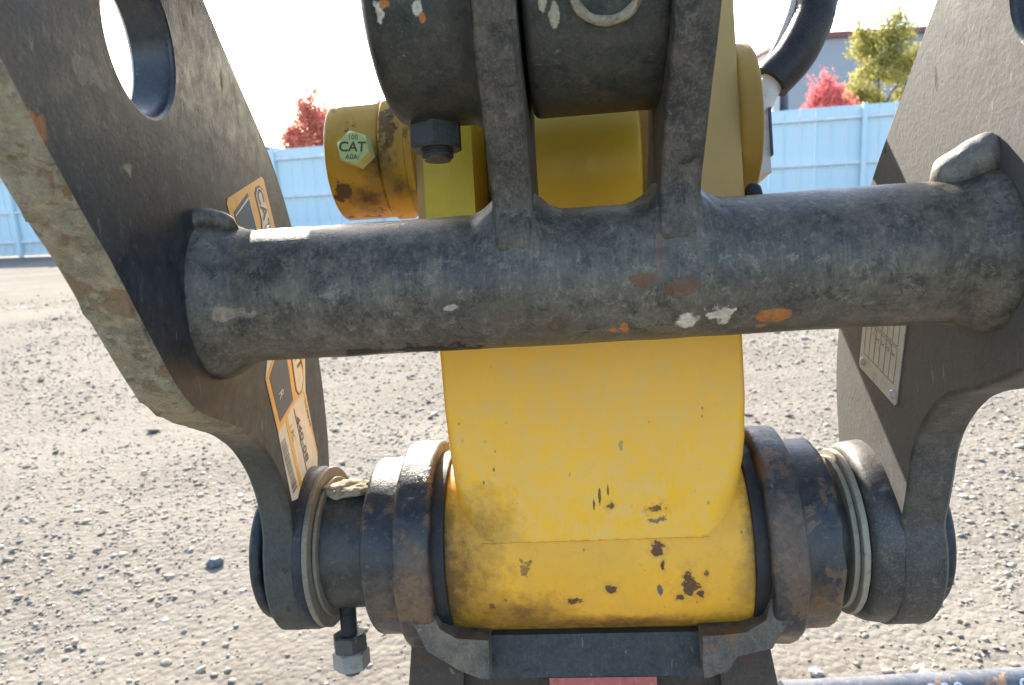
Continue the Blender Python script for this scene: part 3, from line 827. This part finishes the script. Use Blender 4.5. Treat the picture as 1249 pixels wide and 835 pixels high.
lathe("shade_link_eye", chamfered(-.343, -.228, .052, .005), .90, .506, M_yel_dirty, stick, 64)  # added out of view to shade the left half of the tube
prism("shade_link_arm", [(.86, .555), (1.22, 1.03), (1.30, .97), (.94, .51)], 'X', -.335, -.236, M_yel_dirty, stick, .004)  # unseen arm added to go with the shading eye
bm = bmesh.new(); box_bm(bm, -.149, -.1412, .703, .73, .085, .26); bm_obj("wear_strip", bm, M_yel_tan, stick, 30, .002)
prism("back_plate", [(.83, .08), (.80, .26), (.80, .37), (.90, .385), (1.05, .42), (1.46, .765), (1.50, .65), (1.15, .315), (1.0, .165), (.96, .08)], 'X', -.092, .109, M_yel_dirty, stick, .003)  # unseen upper part raised to block sun between the ears
lathe("bushing", chamfered(-.050, .066, .085, .004), .77, .175, M_yel_clean, stick, 72)
pb = lathe("pin_boss", chamfered(-.236, -.182, .0600, .004), .75, .197, M_yel_dirty, stick, 80, .0005)
lathe("collar", [(-.182, .045), (-.1818, .061), (-.180, .0625), (-.166, .0625), (-.163, .0605), (-.158, .0605), (-.156, .0645), (-.1495, .0645), (-.149, .045)], .75, .197, M_yel_dirty, stick, 80, .0005)
hb = hexnut("hex_bolt", (-.2005, .6955, .1905), (-.10, -1, .03), .0290, .020, M_bolt_gr, pb, rot=.32)
hb.name = "hex_bolt"
BN = Vector((-.10, -1, .03)).normalized()
BX = Vector((1, -.10, -.12)).normalized(); BX = (BX - BN * BX.dot(BN)).normalized(); BZ = BN.cross(BX) * -1
bc = Vector((-.2005, .6955, .1905)) + BN * .0200
text_mesh("cast_letters", "CAT", bc, BX, BN.cross(BX), .0130, M_ink_olive, hb, .0003, 1.05, bold=.02)
text_mesh("cast_letters", "100", bc + BN.cross(BX) * .0092, BX, BN.cross(BX), .0068, M_ink_olive, hb, .0003, 1.0)
text_mesh("cast_letters", "A0A", bc - BN.cross(BX) * .0092, BX, BN.cross(BX), .0068, M_ink_olive, hb, .0003, 1.0)
lathe("pin_flange", chamfered(.158, .178, .0785, .004), .765, .205, M_yel_ochre, stick, 80)
lathe("grease_blot", chamfered(.160, .172, .012, .004), .70, .122, M_rub, stick, 24, .002, 120)
bm = bmesh.new(); box_bm(bm, .200, .2205, .84, .90, .172, .247); bm_obj("line_clamp", bm, M_white_st, stick, 30, .006)
bm = bmesh.new(); box_bm(bm, .2207, .2225, .835, .905, .19, .243); bm_obj("clamp_edge_guard", bm, plain("dark_blue_plastic", (.03, .05, .12), .4), stick, 30, .0005)

# hose
hose = machine("hydraulic_hose", "thick black hydraulic hose curving up beside the yellow stick at right", "hose", (.226, .85, .265))
hp = spline([(.222, .85, .262), (.2275, .85, .2745), (.2507, .85, .2965), (.2690, .85, .324), (.2815, .853, .355), (.2905, .86, .40), (.285, .90, .50), (.22, 1.05, .62), (.16, 1.25, .72)], .006, False)
tube_path("rubber_sleeve", hp[2:], .0222, M_hose, hose, 24, .0003, 90)
tube_path("ferrule", [(.2105, .85, .2415), (.2175, .85, .2545), (.226, .85, .2705), (.2295, .85, .2765)], .0135, M_white_st, hose, 20)
sl = spline([(.205, .858, .262), (.222, .858, .286), (.246, .858, .328), (.262, .858, .37), (.266, .87, .42), (.25, .93, .52), (.16, 1.2, .66)], .008, False)
tube_path("hose_highlight_line", sl, .006, M_white_st, hose, 12)  # pale tube modelled in place of the bright highlight along the hose

# ------------------------------------------------------------------ coupler cradle round the nose
coup = machine("quick_coupler", "blue black rust bitten coupler cradle clasping the yellow nose", "coupler", (.0, .80, -.36))
def flange(name, x0, x1, r, mat, lowcut, seed):
    """round cast flange, cut flat along its lower front"""
    prof = chamfered(x0, x1, r, .0055, 4)
    seg = 80; vs, fs = [], []
    for (x, rr_) in prof:
        for k in range(seg):
            a = 2 * math.pi * k / seg
            q = rr_
            for ca, f in lowcut:
                dd = math.cos(a - ca)
                if dd > .05: q = min(q, f * r / dd)
            p = Vector((x, PY + q * math.cos(a), PZ + q * math.sin(a)))
            d = .0016 * nz(p, 26, seed) + .0007 * nz(p, 80, seed)
            vs.append(Vector((x + d, PY + (q + d) * math.cos(a), PZ + (q + d) * math.sin(a))))
    n = len(prof)
    for i in range(n - 1):
        for k in range(seg):
            k2 = (k + 1) % seg
            fs.append((i * seg + k, i * seg + k2, (i + 1) * seg + k2, (i + 1) * seg + k))
    fs.append(tuple(range(seg))); fs.append(tuple((n - 1) * seg + k for k in range(seg)))
    return mesh_obj(name, vs, fs, mat, coup, 40)
PI = math.pi
flange("cradle_ear", -.192, -.1555, .110, M_coupler, [(PI * 1.33, .97)], 1)
flange("outer_boss", -.229, -.188, .0935, M_coupler, [(PI * 1.28, .98), (PI * 1.5, .99)], 2)
flange("cradle_ear", .1640, .197, .111, M_coupler, [(PI * 1.33, .97)], 5)
flange("outer_boss", .193, .2335, .0955, M_coupler, [(PI * 1.28, .98)], 6)
lathe("seal_ring", chamfered(-.158, -.143, .0985, .002), PY, PZ, M_rub, coup, 72, .0012, 60)
lathe("seal_ring", chamfered(.151, .1665, .0985, .002), PY, PZ, M_rub, coup, 72, .0012, 60)
prism("cradle_foot", [(-.186, -.250), (-.1652, -.2955), (-.1354, -.3144), (-.112, -.3235), (-.1045, -.3235), (-.1055, -.286), (-.135, -.284), (-.152, -.274), (-.160, -.250)], 'Y', .706, .90, M_coup_tan, coup, .009, 3, .0018)
prism("cradle_foot", [(.166, -.250), (.188, -.250), (.180, -.272), (.1625, -.2987), (.1300, -.3055), (.1200, -.3197), (.1030, -.3250), (.0985, -.325), (.0990, -.286), (.140, -.283), (.158, -.272)], 'Y', .706, .90, M_coup_tan, coup, .007, 3, .0018)
bm = bmesh.new(); box_bm(bm, -.108, .1045, .728, .90, -.3325, -.290); bm_obj("cross_plate", bm, M_coupler_pl, coup, 30, .004, 3)
bm = bmesh.new(); box_bm(bm, -.155, -.108, .755, .90, -.325, -.285); bm_obj("web_block", bm, M_coupler_pl, coup, 30, .004, 3)
bm = bmesh.new(); box_bm(bm, .1045, .160, .755, .90, -.315, -.285); bm_obj("web_block", bm, M_coupler_pl, coup, 30, .004, 3)

brk = machine("tool_bracket", "dark rusted bracket with faded red bar under the coupler", "bracket", (.0, .86, -.80))
prism("side_plate", [(-.198, -.318), (-.214, -.45), (-.225, -.80), (-.16, -.80), (-.150, -.45), (-.142, -.330)], 'Y', .775, .98, M_rustdark, brk, .004, 2)
prism("side_plate", [(.123, -.334), (.130, -.45), (.14, -.80), (.205, -.80), (.194, -.45), (.175, -.322)], 'Y', .775, .98, M_rustdark, brk, .004, 2)
bm = bmesh.new(); box_bm(bm, -.150, .130, .79, .96, -.56, -.352); bm_obj("web", bm, M_rustdark, brk, 30, .004)
bm = bmesh.new(); box_bm(bm, -.052, .059, .772, .80, -.43, -.3535); bm_obj("red_bar", bm, M_red, brk, 30, .004)

# ------------------------------------------------------------------ thumb pivot pin, shims, keeper bolt
pin = machine("pivot_pin", "grey pivot pin sleeve with shim rings and hanging keeper bolt", "pin", (.0, PY, PZ - .07))
lathe("sleeve", chamfered(-.287, -.222, .0665, .003), PY, PZ, M_sleeve, pin, 80, .0005)
lathe("sleeve", chamfered(.226, .262, .0665, .003), PY, PZ, M_sleeve, pin, 80, .0005)
for (x0, x1, r) in ((-.2905, -.2845, .0862), (-.2836, -.2795, .0750)):
    lathe("shim_ring", chamfered(x0, x1, r, .0012), PY, PZ, M_ring, pin, 80, .0007, 80)
for (x0, x1, r) in ((.2465, .2520, .0775), (.2530, .2592, .0835)):
    lathe("shim_ring", chamfered(x0, x1, r, .0012), PY, PZ, M_cream, pin, 80, .0005, 80)
lathe("core", chamfered(-.345, .338, .050, .004), PY, PZ, M_sleeve, pin, 64)
lathe("end_cap", chamfered(-.3510, -.3380, .076, .005), PY, PZ, M_plate_l, pin, 72)
lathe("end_cap", chamfered(.3235, .340, .078, .006), PY, PZ, M_plate_l, pin, 72)
kb = thread("keeper_bolt", (-.2695, .785, -.270), (-.2685, .787, -.352), .0092, M_bolt_dk, pin)
hexnut("nut", (-.2692, .7860, -.3075), (.02, .03, -1),   .0335, .0185, M_bolt_dk, kb, rot=.2)
hexnut("nut", (-.2687, .7865, -.3250), (.02, .03, -1),   .0345, .0205, M_steel, kb, rot=.75)

mud = lump("mud_clod", (0, 0, 0), (.027, .018, .0085), M_mud, None, .45, 4.2, 4, 1.9)
tag(mud, "flat tan clod of dried mud on top of the left pin sleeve", "mud")
mud.matrix_world = MW @ Matrix.Translation((-.2560, .775, PZ + .0665))

# ------------------------------------------------------------------ thumb frame (black)
thumb = machine("thumb_frame", "black steel thumb with two curved side plates joined by a thick cross tube", "thumb attachment", (-.006, PY, PZ - .09))
XL, XR = -.285, .285
KS, X0S = -.12, -.212           # the left plate splays outward towards the pin: x = X0S + KS * y
def L3(y, z):                  # a point measured on the plane x = -.30, seen on the splayed plate
    k = X0S / (-.30 - KS * y)
    return (k * y, k * z)
TS = 1.048                     # tube and lugs, set back from the first measure
TY, TZ, TR = .525, .0445, .0478
def eye_arc(c, r, a0, a1, n=10):
    return [(c[0] + r * math.cos(a0 + (a1 - a0) * k / n), c[1] + r * math.sin(a0 + (a1 - a0) * k / n)) for k in range(n + 1)]
left_pts = [(.716, -.180), (.7062, -.1470), (.6809, -.1131), (.643, -.0848), (.6018, -.0660), (.555, -.0535), (.5166, -.0440), (.4901, -.0345), (.4640, -.0175), (.4276, .0172), (.3895, .0552), (.3696, .0723), (.351, .0893), (.3283, .1107), (.3049, .1353), (.26, .18), (.21, .25), (.20, .33),
            (.30, .42), (.42, .365), (.49, .322), (.5573, .2824), (.6257, .2459), (.7127, .1995), (.7761, .1445), (.83, .068), (.872, -.0093), (.893, -.09), (.893, -.15)] + eye_arc((PY, PZ), .0880, .35, -PI - .15, 15)
right_pts = [(.700, -.170), (.689, -.1450), (.6769, -.1163), (.655, -.0896), (.6153, -.0637), (.5587, -.0515), (.5071, -.0358), (.46, -.005), (.43, .04), (.40, .09), (.36, .14), (.32, .20), (.27, .28), (.25, .38),
             (.36, .43), (.48, .335), (.54, .287), (.5956, .2444), (.6599, .1966), (.7409, .1327), (.80, .066), (.8494, -.0043), (.868, -.07), (.8704, -.1349), (.885, -.18)] + eye_arc((PY, PZ), .094, .25, -PI - .25, 14)
def rough_edge(p):
    return .0006 + .0036 * min(1, max(0, (.53 - p.x) / .10)) * (1 if p.y < .30 else 0)
sp_l = plate("side_plate", spline(left_pts, .005), [spline(arc2((.4445, .2050), .0465, 0, 2 * PI * 35 / 36, 35), .004)], XL, XL - .0325, .003, M_plate_l, M_edge, thumb, rough_edge)
sp_l["label"] = "left side plate with rusty flame cut edge"
sp_r = plate("side_plate", spline(right_pts, .005), [spline(arc2((.452, .200), .0455, 0, 2 * PI * 35 / 36, 35), .004)], XR, XR + .040, .0035, M_plate_r, M_edge_dk, thumb, lambda p: .0006)
sp_r["label"] = "right side plate, sunlit and dusty"
# pivot bosses on the plates
lathe("pivot_boss", [(-.312, .05), (-.312, .0878), (-.297, .0875), (-.292, .0862), (-.2900, .084), (-.2900, .05)], PY, PZ, M_plate_l, sp_l, 80, .0004)
lathe("pivot_boss", [(.2600, .05), (.2600, .078), (.2612, .083), (.2640, .0875), (.269, .0900), (.278, .0915), (.2870, .0922), (.2870, .05)], PY, PZ, M_boss_r, sp_r, 80, .0008, 40)
# cross tube with weld fillets at both ends
def fillet(x_end, s, n=16, hb=.0125, ln=.034):
    out = []
    for k in range(n + 1):
        q = k / n
        out.append((x_end + s * ln * q, TR + hb * ((1 - (q / .30) ** 2 * .22) if q < .30 else .78 * ((1 - q) / .70) ** 1.6)))
    return out
fl = [(-.292 / TS, TR + .012)] + fillet(-.2765 / TS, 1); fr_ = fillet(XR / TS - .0003, -1, hb=.0075, ln=.024)[::-1]
mid = [(x, TR) for x in np.linspace(-.2765 / TS + .036, XR / TS - .036, 60)]
tubeo = lathe("cross_tube", fl + mid + fr_, TY, TZ, M_tube, thumb, 120, .0008, 35)
tubeo.scale = (TS,) * 3
# weld end lumps on top of the tube ends
def bead_r(r): return lambda q: max(.0008, r * min(1, math.sin(PI * min(1, .08 + q * .92)) * 1.7))
w = tube_path("weld_stub", spline([(-.2700, .488, .0915), (-.2640, .4915, .0975), (-.2560, .4975, .0990), (-.2470, .5050, .0955), (-.2400, .511, .0905)], .002, False), bead_r(.0078), M_tube, thumb, 16, .0004, 160); w.scale = (TS,) * 3
w = tube_path("weld_stub", spline([(.2755, .500, .1060), (.268, .505, .1050), (.259, .511, .1000), (.249, .517, .0940), (.240, .522, .0895)], .002, False), bead_r(.0135), M_weld_lit, thumb, 18, .0006, 140); w.scale = (TS,) * 3
# cylinder lugs
BYc, BZc = .50, .233
lug_pts = [(.404, .235), (.408, .205), (.424, .172), (.447, .140), (.466, .112), (.478, .092), (.4785, .060), (.50, .06), (.535, .085), (.572, .075), (.580, .10), (.575, .15), (.590, .19), (.598, .235), (.59, .28), (.56, .315), (.50, .332), (.44, .315), (.412, .28)]
for (x0, x1) in ((-.0525, -.0262), (.0665, .0925)):
    lg = plate("lug", spline(lug_pts, .006), [], x0, x1, .003, M_lug, M_lug, thumb, lambda p: .0010)
    lg.scale = (TS,) * 3
    lean = .075 if x0 > 0 else .0
    for v in lg.data.vertices: v.co.x += lean * (v.co.z - BZc)
    # concave weld fillet round the lug foot, following the tube
    xm, hw, A1, WF = (x0 + x1) / 2 - lean * .145, (x1 - x0) / 2, R(155), .0230
    vs, fs = [], []; NA, NX = 60, 34
    for i in range(NA + 1):
        a = R(82) + (A1 + WF / TR * 1.05 - R(82)) * i / NA
        for k in range(NX + 1):
            x = xm + (hw + WF) * (2 * k / NX - 1)
            d = math.hypot(max(abs(x - xm) - hw, 0), max((a - A1) * TR, 0) * 1.3) / WF
            h = .0130 * max(0, 1 - d) ** 2.0 * min(1, (a - R(82)) / R(14)) * (1 - .65 * min(1, max(0, (a - R(132)) / R(22))))
            p = Vector((x, TY + TR * math.cos(a), TZ + TR * math.sin(a)))
            h += (.0008 * nz(p, 120, 1) + .0005 * nz(p, 260, 2)) * min(1, max(0, 1 - d) * 4)
            r_ = TR - .0006 + h
            vs.append((x, TY + r_ * math.cos(a), TZ + r_ * math.sin(a)))
    for i in range(NA):
        for k in range(NX):
            q = i * (NX + 1) + k
            fs.append((q, q + 1, q + NX + 2, q + NX + 1))
    mesh_obj("weld_fillet", vs, fs, M_tube, lg, 60)
lb = lathe("lug_boss", [(-.1215, .045), (-.1215, .0655), (-.1195, .0705), (-.116, .0755), (-.111, .079), (-.106, .080)] + [(x, .080) for x in np.linspace(-.10, -.068, 6)] + [(-.0635, .0812), (-.059, .0845), (-.055, .090), (-.0515, .096), (-.0515, .045)], BYc, BZc, M_boss, thumb, 96, .0009, 45)
lb.scale = (TS,) * 3
kb2 = thread("keeper_bolt", (-.092, .508, .165), (-.092, .5085, .1305), .0115, M_bolt_dk, lb)
hexnut("nut", (-.092, .508, .1600), (0, 0, -1), .033, .0235, M_bolt_dk, kb2, rot=.55)

# cylinder eye between the lugs
cyl = machine("hydraulic_cylinder", "black round cylinder eye held between the two lugs at top", "hydraulic cylinder", (.022, BYc, BZc - .08))
reo = lathe("rod_eye", chamfered(-.0235, .0640, .0795, .005), BYc, BZc, M_boss, cyl, 96, .0004, 45)
reo.scale = (TS,) * 3
ring = []
gd = Vector((0, -.90, -.20)).normalized()
gu = Vector((1, 0, 0)); gw = gd.cross(gu)
gc = Vector((.0262, BYc, BZc)) + Vector((0, math.cos(R(203)), math.sin(R(203)))) * .0802
gd = Vector((0, math.cos(R(203)), math.sin(R(203)))); gw = gu.cross(gd)
for k in range(49):
    a = 2 * PI * k / 48
    p = gc + gu * .0200 * math.cos(a) + gw * .0200 * math.sin(a)
    v = Vector((p.y - BYc, p.z - BZc)).normalized() * .0805
    ring.append((p.x, BYc + v.x, BZc + v.y))
gpr = tube_path("grease_port_rim", ring, .0030, M_edge, cyl, 8, .0004, 200, caps=False)
gpr.scale = (TS,) * 3
tube_path("rod", [(.02, .52, .25), (.02, .60, .55), (.02, .64, .75)], .032, M_boss, cyl, 24)

# ---- labels on the left plate
U1 = Vector((0, .901, .433)).normalized(); V1 = Vector((0, .405, -.914)).normalized()
V1 = (V1 - U1 * V1.dot(U1)).normalized()
o1 = Vector((0, .6164, .1381))
NL = V1.cross(U1)
class F: pass
def lab(parent, pts, off, mat, nm):
    P = [o1 + V1 * a + U1 * b for a, b in pts]
    return sheet(nm, [L3(p.y, p.z) for p in P], (Vector((XL, 0, 0)), Vector((0, 1, 0)), Vector((0, 0, 1))), off, mat, parent)
def l3v(p): return Vector((XL, *L3(p.y, p.z)))
def dirs(p, V, U): return (l3v(p + V * .01) - l3v(p), l3v(p + U * .01) - l3v(p))
# coordinates: a = along V1 (down), b = along U1 (across)
W = .0885
lb1 = lab(sp_l, [(.004, 0), (0, .004), (0, W - .004), (.004, W), (.125, W), (.129, W - .004), (.129, .004), (.125, 0)], .0004, M_lab_y, "warning_label")
lb1["label"] = "yellow and black label above the tube"
lab(lb1, [(.014, .008), (.006, .045), (.118, .049), (.122, .008)], .0007, M_lab_k, "black_panel")
lab(lb1, [(.017, .0095), (.0095, .0435), (.0105, .0450), (.1175, .0475), (.1175, .0465), (.0115, .0440), (.018, .0095)], .0010, M_lab_w, "white_line")
lab(lb1, [(.0105, .060), (.006, .066), (.006, .074), (.012, .081), (.108, .081), (.112, .074), (.112, .064), (.104, .056), (.045, .056), (.036, .060)], .0007, M_lab_k, "logo_panel")
lab(lb1, [(.012, .0612), (.008, .067), (.008, .0735), (.0132, .0794), (.106, .0794), (.110, .074), (.110, .065), (.103, .0576), (.0455, .0576), (.0365, .0612)], .0010, M_lab_w, "logo_field")
p_ = o1 + V1 * .030 + U1 * .0695
text_mesh("logo_letters", "CAT", l3v(p_), *dirs(p_, V1, U1), .0240, M_ink, lb1, .0014, .95, bold=.015)
p_ = o1 + V1 * .040 + U1 * .034
text_mesh("arrow_symbol", "A", l3v(p_), *dirs(p_, V1, U1), .018, M_lab_w, lb1, .0012, .7)
# lower label
o2 = Vector((0, .7000, .018))
U2 = Vector((0, .915, .403)).normalized(); V2 = Vector((0, .388, -.92)).normalized(); V2 = (V2 - U2 * V2.dot(U2)).normalized()
def lab2(parent, yz, off, mat, nm):
    return sheet(nm, [L3(*p) for p in yz], (Vector((XL, 0, 0)), Vector((0, 1, 0)), Vector((0, 0, 1))), off, mat, parent)
lb2 = lab2(sp_l, [(.690, .018), (.7820, .018), (.7760, -.04), (.8015, -.1152), (.795, -.150), (.7237, -.1482), (.6989, -.0759), (.6766, -.0223)], .0004, M_lab_w, "parts_label")
lb2["label"] = "yellow, black and white parts label below the tube"
lab2(lb2, [(.697, .018), (.7800, .018), (.7690, -.041), (.737, -.053), (.6989, -.0762), (.6766, -.0226), (.6930, -.006)], .0007, M_lab_y, "yellow_frame")
lab2(lb2, [(.702, .018), (.724, .018), (.7395, -.047), (.7035, -.0655), (.6845, -.021), (.700, -.004)], .0010, M_lab_k, "black_panel")
lab2(lb2, [(.7345, .018), (.7660, .018), (.7710, -.0265), (.7645, -.0395), (.7545, -.0430), (.7480, -.0380)], .0010, M_lab_k, "logo_panel")
lab2(lb2, [(.7370, .018), (.7640, .018), (.7690, -.026), (.763, -.0380), (.7550, -.0410), (.7500, -.037)], .0013, M_lab_w, "logo_field")
text_mesh("logo_letters", "CAT", l3v(Vector((0, .7525, .0045))), *dirs(Vector((0, .7525, .0045)), V2, U2), .028, M_ink, lb2, .0017, .95, bold=.015)
text_mesh("arrow_symbol", "R", l3v(Vector((0, .7090, -.0385))), *dirs(Vector((0, .7090, -.0385)), V2, U2), .023, M_lab_w, lb2, .0014, .6)
lab2(lb2, [(.7700, -.0410), (.7720, -.0405), (.8020, -.112), (.8000, -.1125)], .0007, M_lab_y, "yellow_edge")
lab2(lb2, [(.7170, -.0660), (.7230, -.0625), (.7530, -.140), (.7470, -.1420)], .0007, M_lab_y, "yellow_edge")
lab2(lb2, [(.7400, -.0560), (.7415, -.0552), (.7720, -.136), (.7705, -.137)], .0007, M_ink, "rule_line")
text_mesh("print", "THUMB AS", l3v(Vector((0, .7775, -.0640))), *dirs(Vector((0, .7775, -.0640)), V2, U2), .0105, M_ink, lb2, .0008, .75)
text_mesh("print", "440-08", l3v(Vector((0, .7590, -.0900))), *dirs(Vector((0, .7590, -.0900)), V2, U2), .0175, M_ink, lb2, .0008, 1.25, bold=.02)
text_mesh("print", "1 PC", l3v(Vector((0, .7330, -.0795))), *dirs(Vector((0, .7330, -.0795)), V2, U2), .012, M_ink, lb2, .0008, .85)
rb = random.Random(4)
a = 0.0
bars = []
while a < .060:
    w = rb.choice((.0007, .0012, .0018))
    y0 = .7045 + a * .38; z0 = -.0860 - a * .92
    bars.append((a, w)); a += w + rb.choice((.0008, .0012, .0018))
vs, fs = [], []
for (a, w) in bars:
    n = len(vs); b0 = Vector((0, .7030, -.0870)) + V2 * a
    for q in (b0, b0 + V2 * w, b0 + V2 * w + U2 * .0125, b0 + U2 * .0125):
        vs.append(l3v(q) + Vector((.0007, 0, 0)))
    fs.append((n, n + 1, n + 2, n + 3))
bo = mesh_obj("barcode", vs, fs, M_ink, lb2, 0); bo["kind"] = "stuff"
# splay the left plate and its labels
def shear(o):
    for v in o.data.vertices:
        v.co.x += X0S + KS * v.co.y - XL
    for ch in o.children:
        if not ch.name.startswith("pivot_boss"): shear(ch)
shear(sp_l)

# ---- id plate on the right plate
ip = [(.7668, .020), (.7668, -.0038), (.7901, -.0441), (.7056, -.0786), (.6677, -.0038), (.655, .020)]
e_a = Vector((0, .7901 - .7056, -.0441 + .0786)).normalized()   # across, towards the far edge
e_b = Vector((0, -e_a.z, e_a.y))                                # up
c0 = Vector((XR, .7056, -.0786))
WI = .0913; HI = .115
idp = sheet("id_plate", [(0.003, 0), (0, .003), (0, HI), (WI, HI), (WI, .003), (WI - .003, 0)], (c0, e_b * 0 + e_a, e_b), -.0012, M_idp, sp_r, -.0010)
idp["label"] = "silver riveted data plate below the tube"
def idr(a0, a1, b0, b1, nm="rule_line"):
    return sheet(nm, [(a0, b0), (a1, b0), (a1, b1), (a0, b1)], (c0, e_a, e_b), -.0014, M_ink2, idp, -.0001)
LW = .0006
for b in (.0185, .0530, .0555, .095):
    idr(.010, .082, b, b + LW)
for k in range(7):
    x = .010 + .012 * k
    idr(x - LW / 2, x + LW / 2, .0191, .0529)
    idr(x - LW / 2, x + LW / 2, .0561, .0949)
for k, ch in enumerate("3022"):
    text_mesh("digits", ch, c0 + e_a * (.0165 + .012 * k) + e_b * .0455, -e_b, e_a * -1 if False else e_a, .0095, M_ink2, idp, .0016 if (-e_b).cross(e_a).x < 0 else -.0016, .9)
for (a, b) in ((.008, .009), (WI - .009, .009)):
    q = c0 + e_a * a + e_b * b
    lathe("rivet", [(XR - .0040, .0015), (XR - .0036, .0030), (XR - .0025, .0041), (XR - .0012, .0044)], q.y, q.z, M_idp, idp, 20)

# ------------------------------------------------------------------ blue pipe on the ground, bottom right
pa = ground_pt(905, 838, .075); pb_ = ground_pt(1300, 816, .075)
pipe = thing("blue_pipe", "blue painted steel pipe with flaking orange patches on the ground at bottom right", "pipe", (pa.x, pa.y, 0), math.atan2(pb_.y - pa.y, pb_.x - pa.x))
PL = (pb_ - pa).length + .35
vs, fs = [], []; S = 40; NN = 60
for i in range(NN + 1):
    for k in range(S):
        a = 2 * PI * k / S
        vs.append((.09 + PL * i / NN, .0 + .040 * math.cos(a), .036 + .040 * math.sin(a)))
for i in range(NN):
    for k in range(S):
        fs.append((i * S + k, i * S + (k + 1) % S, (i + 1) * S + (k + 1) % S, (i + 1) * S + k))
fs.append(tuple(range(S))); fs.append(tuple(NN * S + k for k in range(S)))
mesh_obj("pipe_body", vs, fs, M_blue_pipe, pipe, 40)
for (s, x) in (("900", .42), ("02", .60)):
    tm = text_mesh("painted_number", s, (x, 0, 0), (1, 0, 0), (0, 1, 0), .055, M_wht_paint, pipe, 0)
    for v in tm.data.vertices:
        a = PI - .95 - v.co.y / .040
        ang = 1.5 * PI - .70 - (v.co.y) / .0404 * 1.0
        th = R(180 - 35) - v.co.y / .0404
        v.co = (v.co.x, .0404 * math.cos(th), .036 + .0404 * math.sin(th))
for o in bpy.data.objects:
    if "_o" in o: del o["_o"]
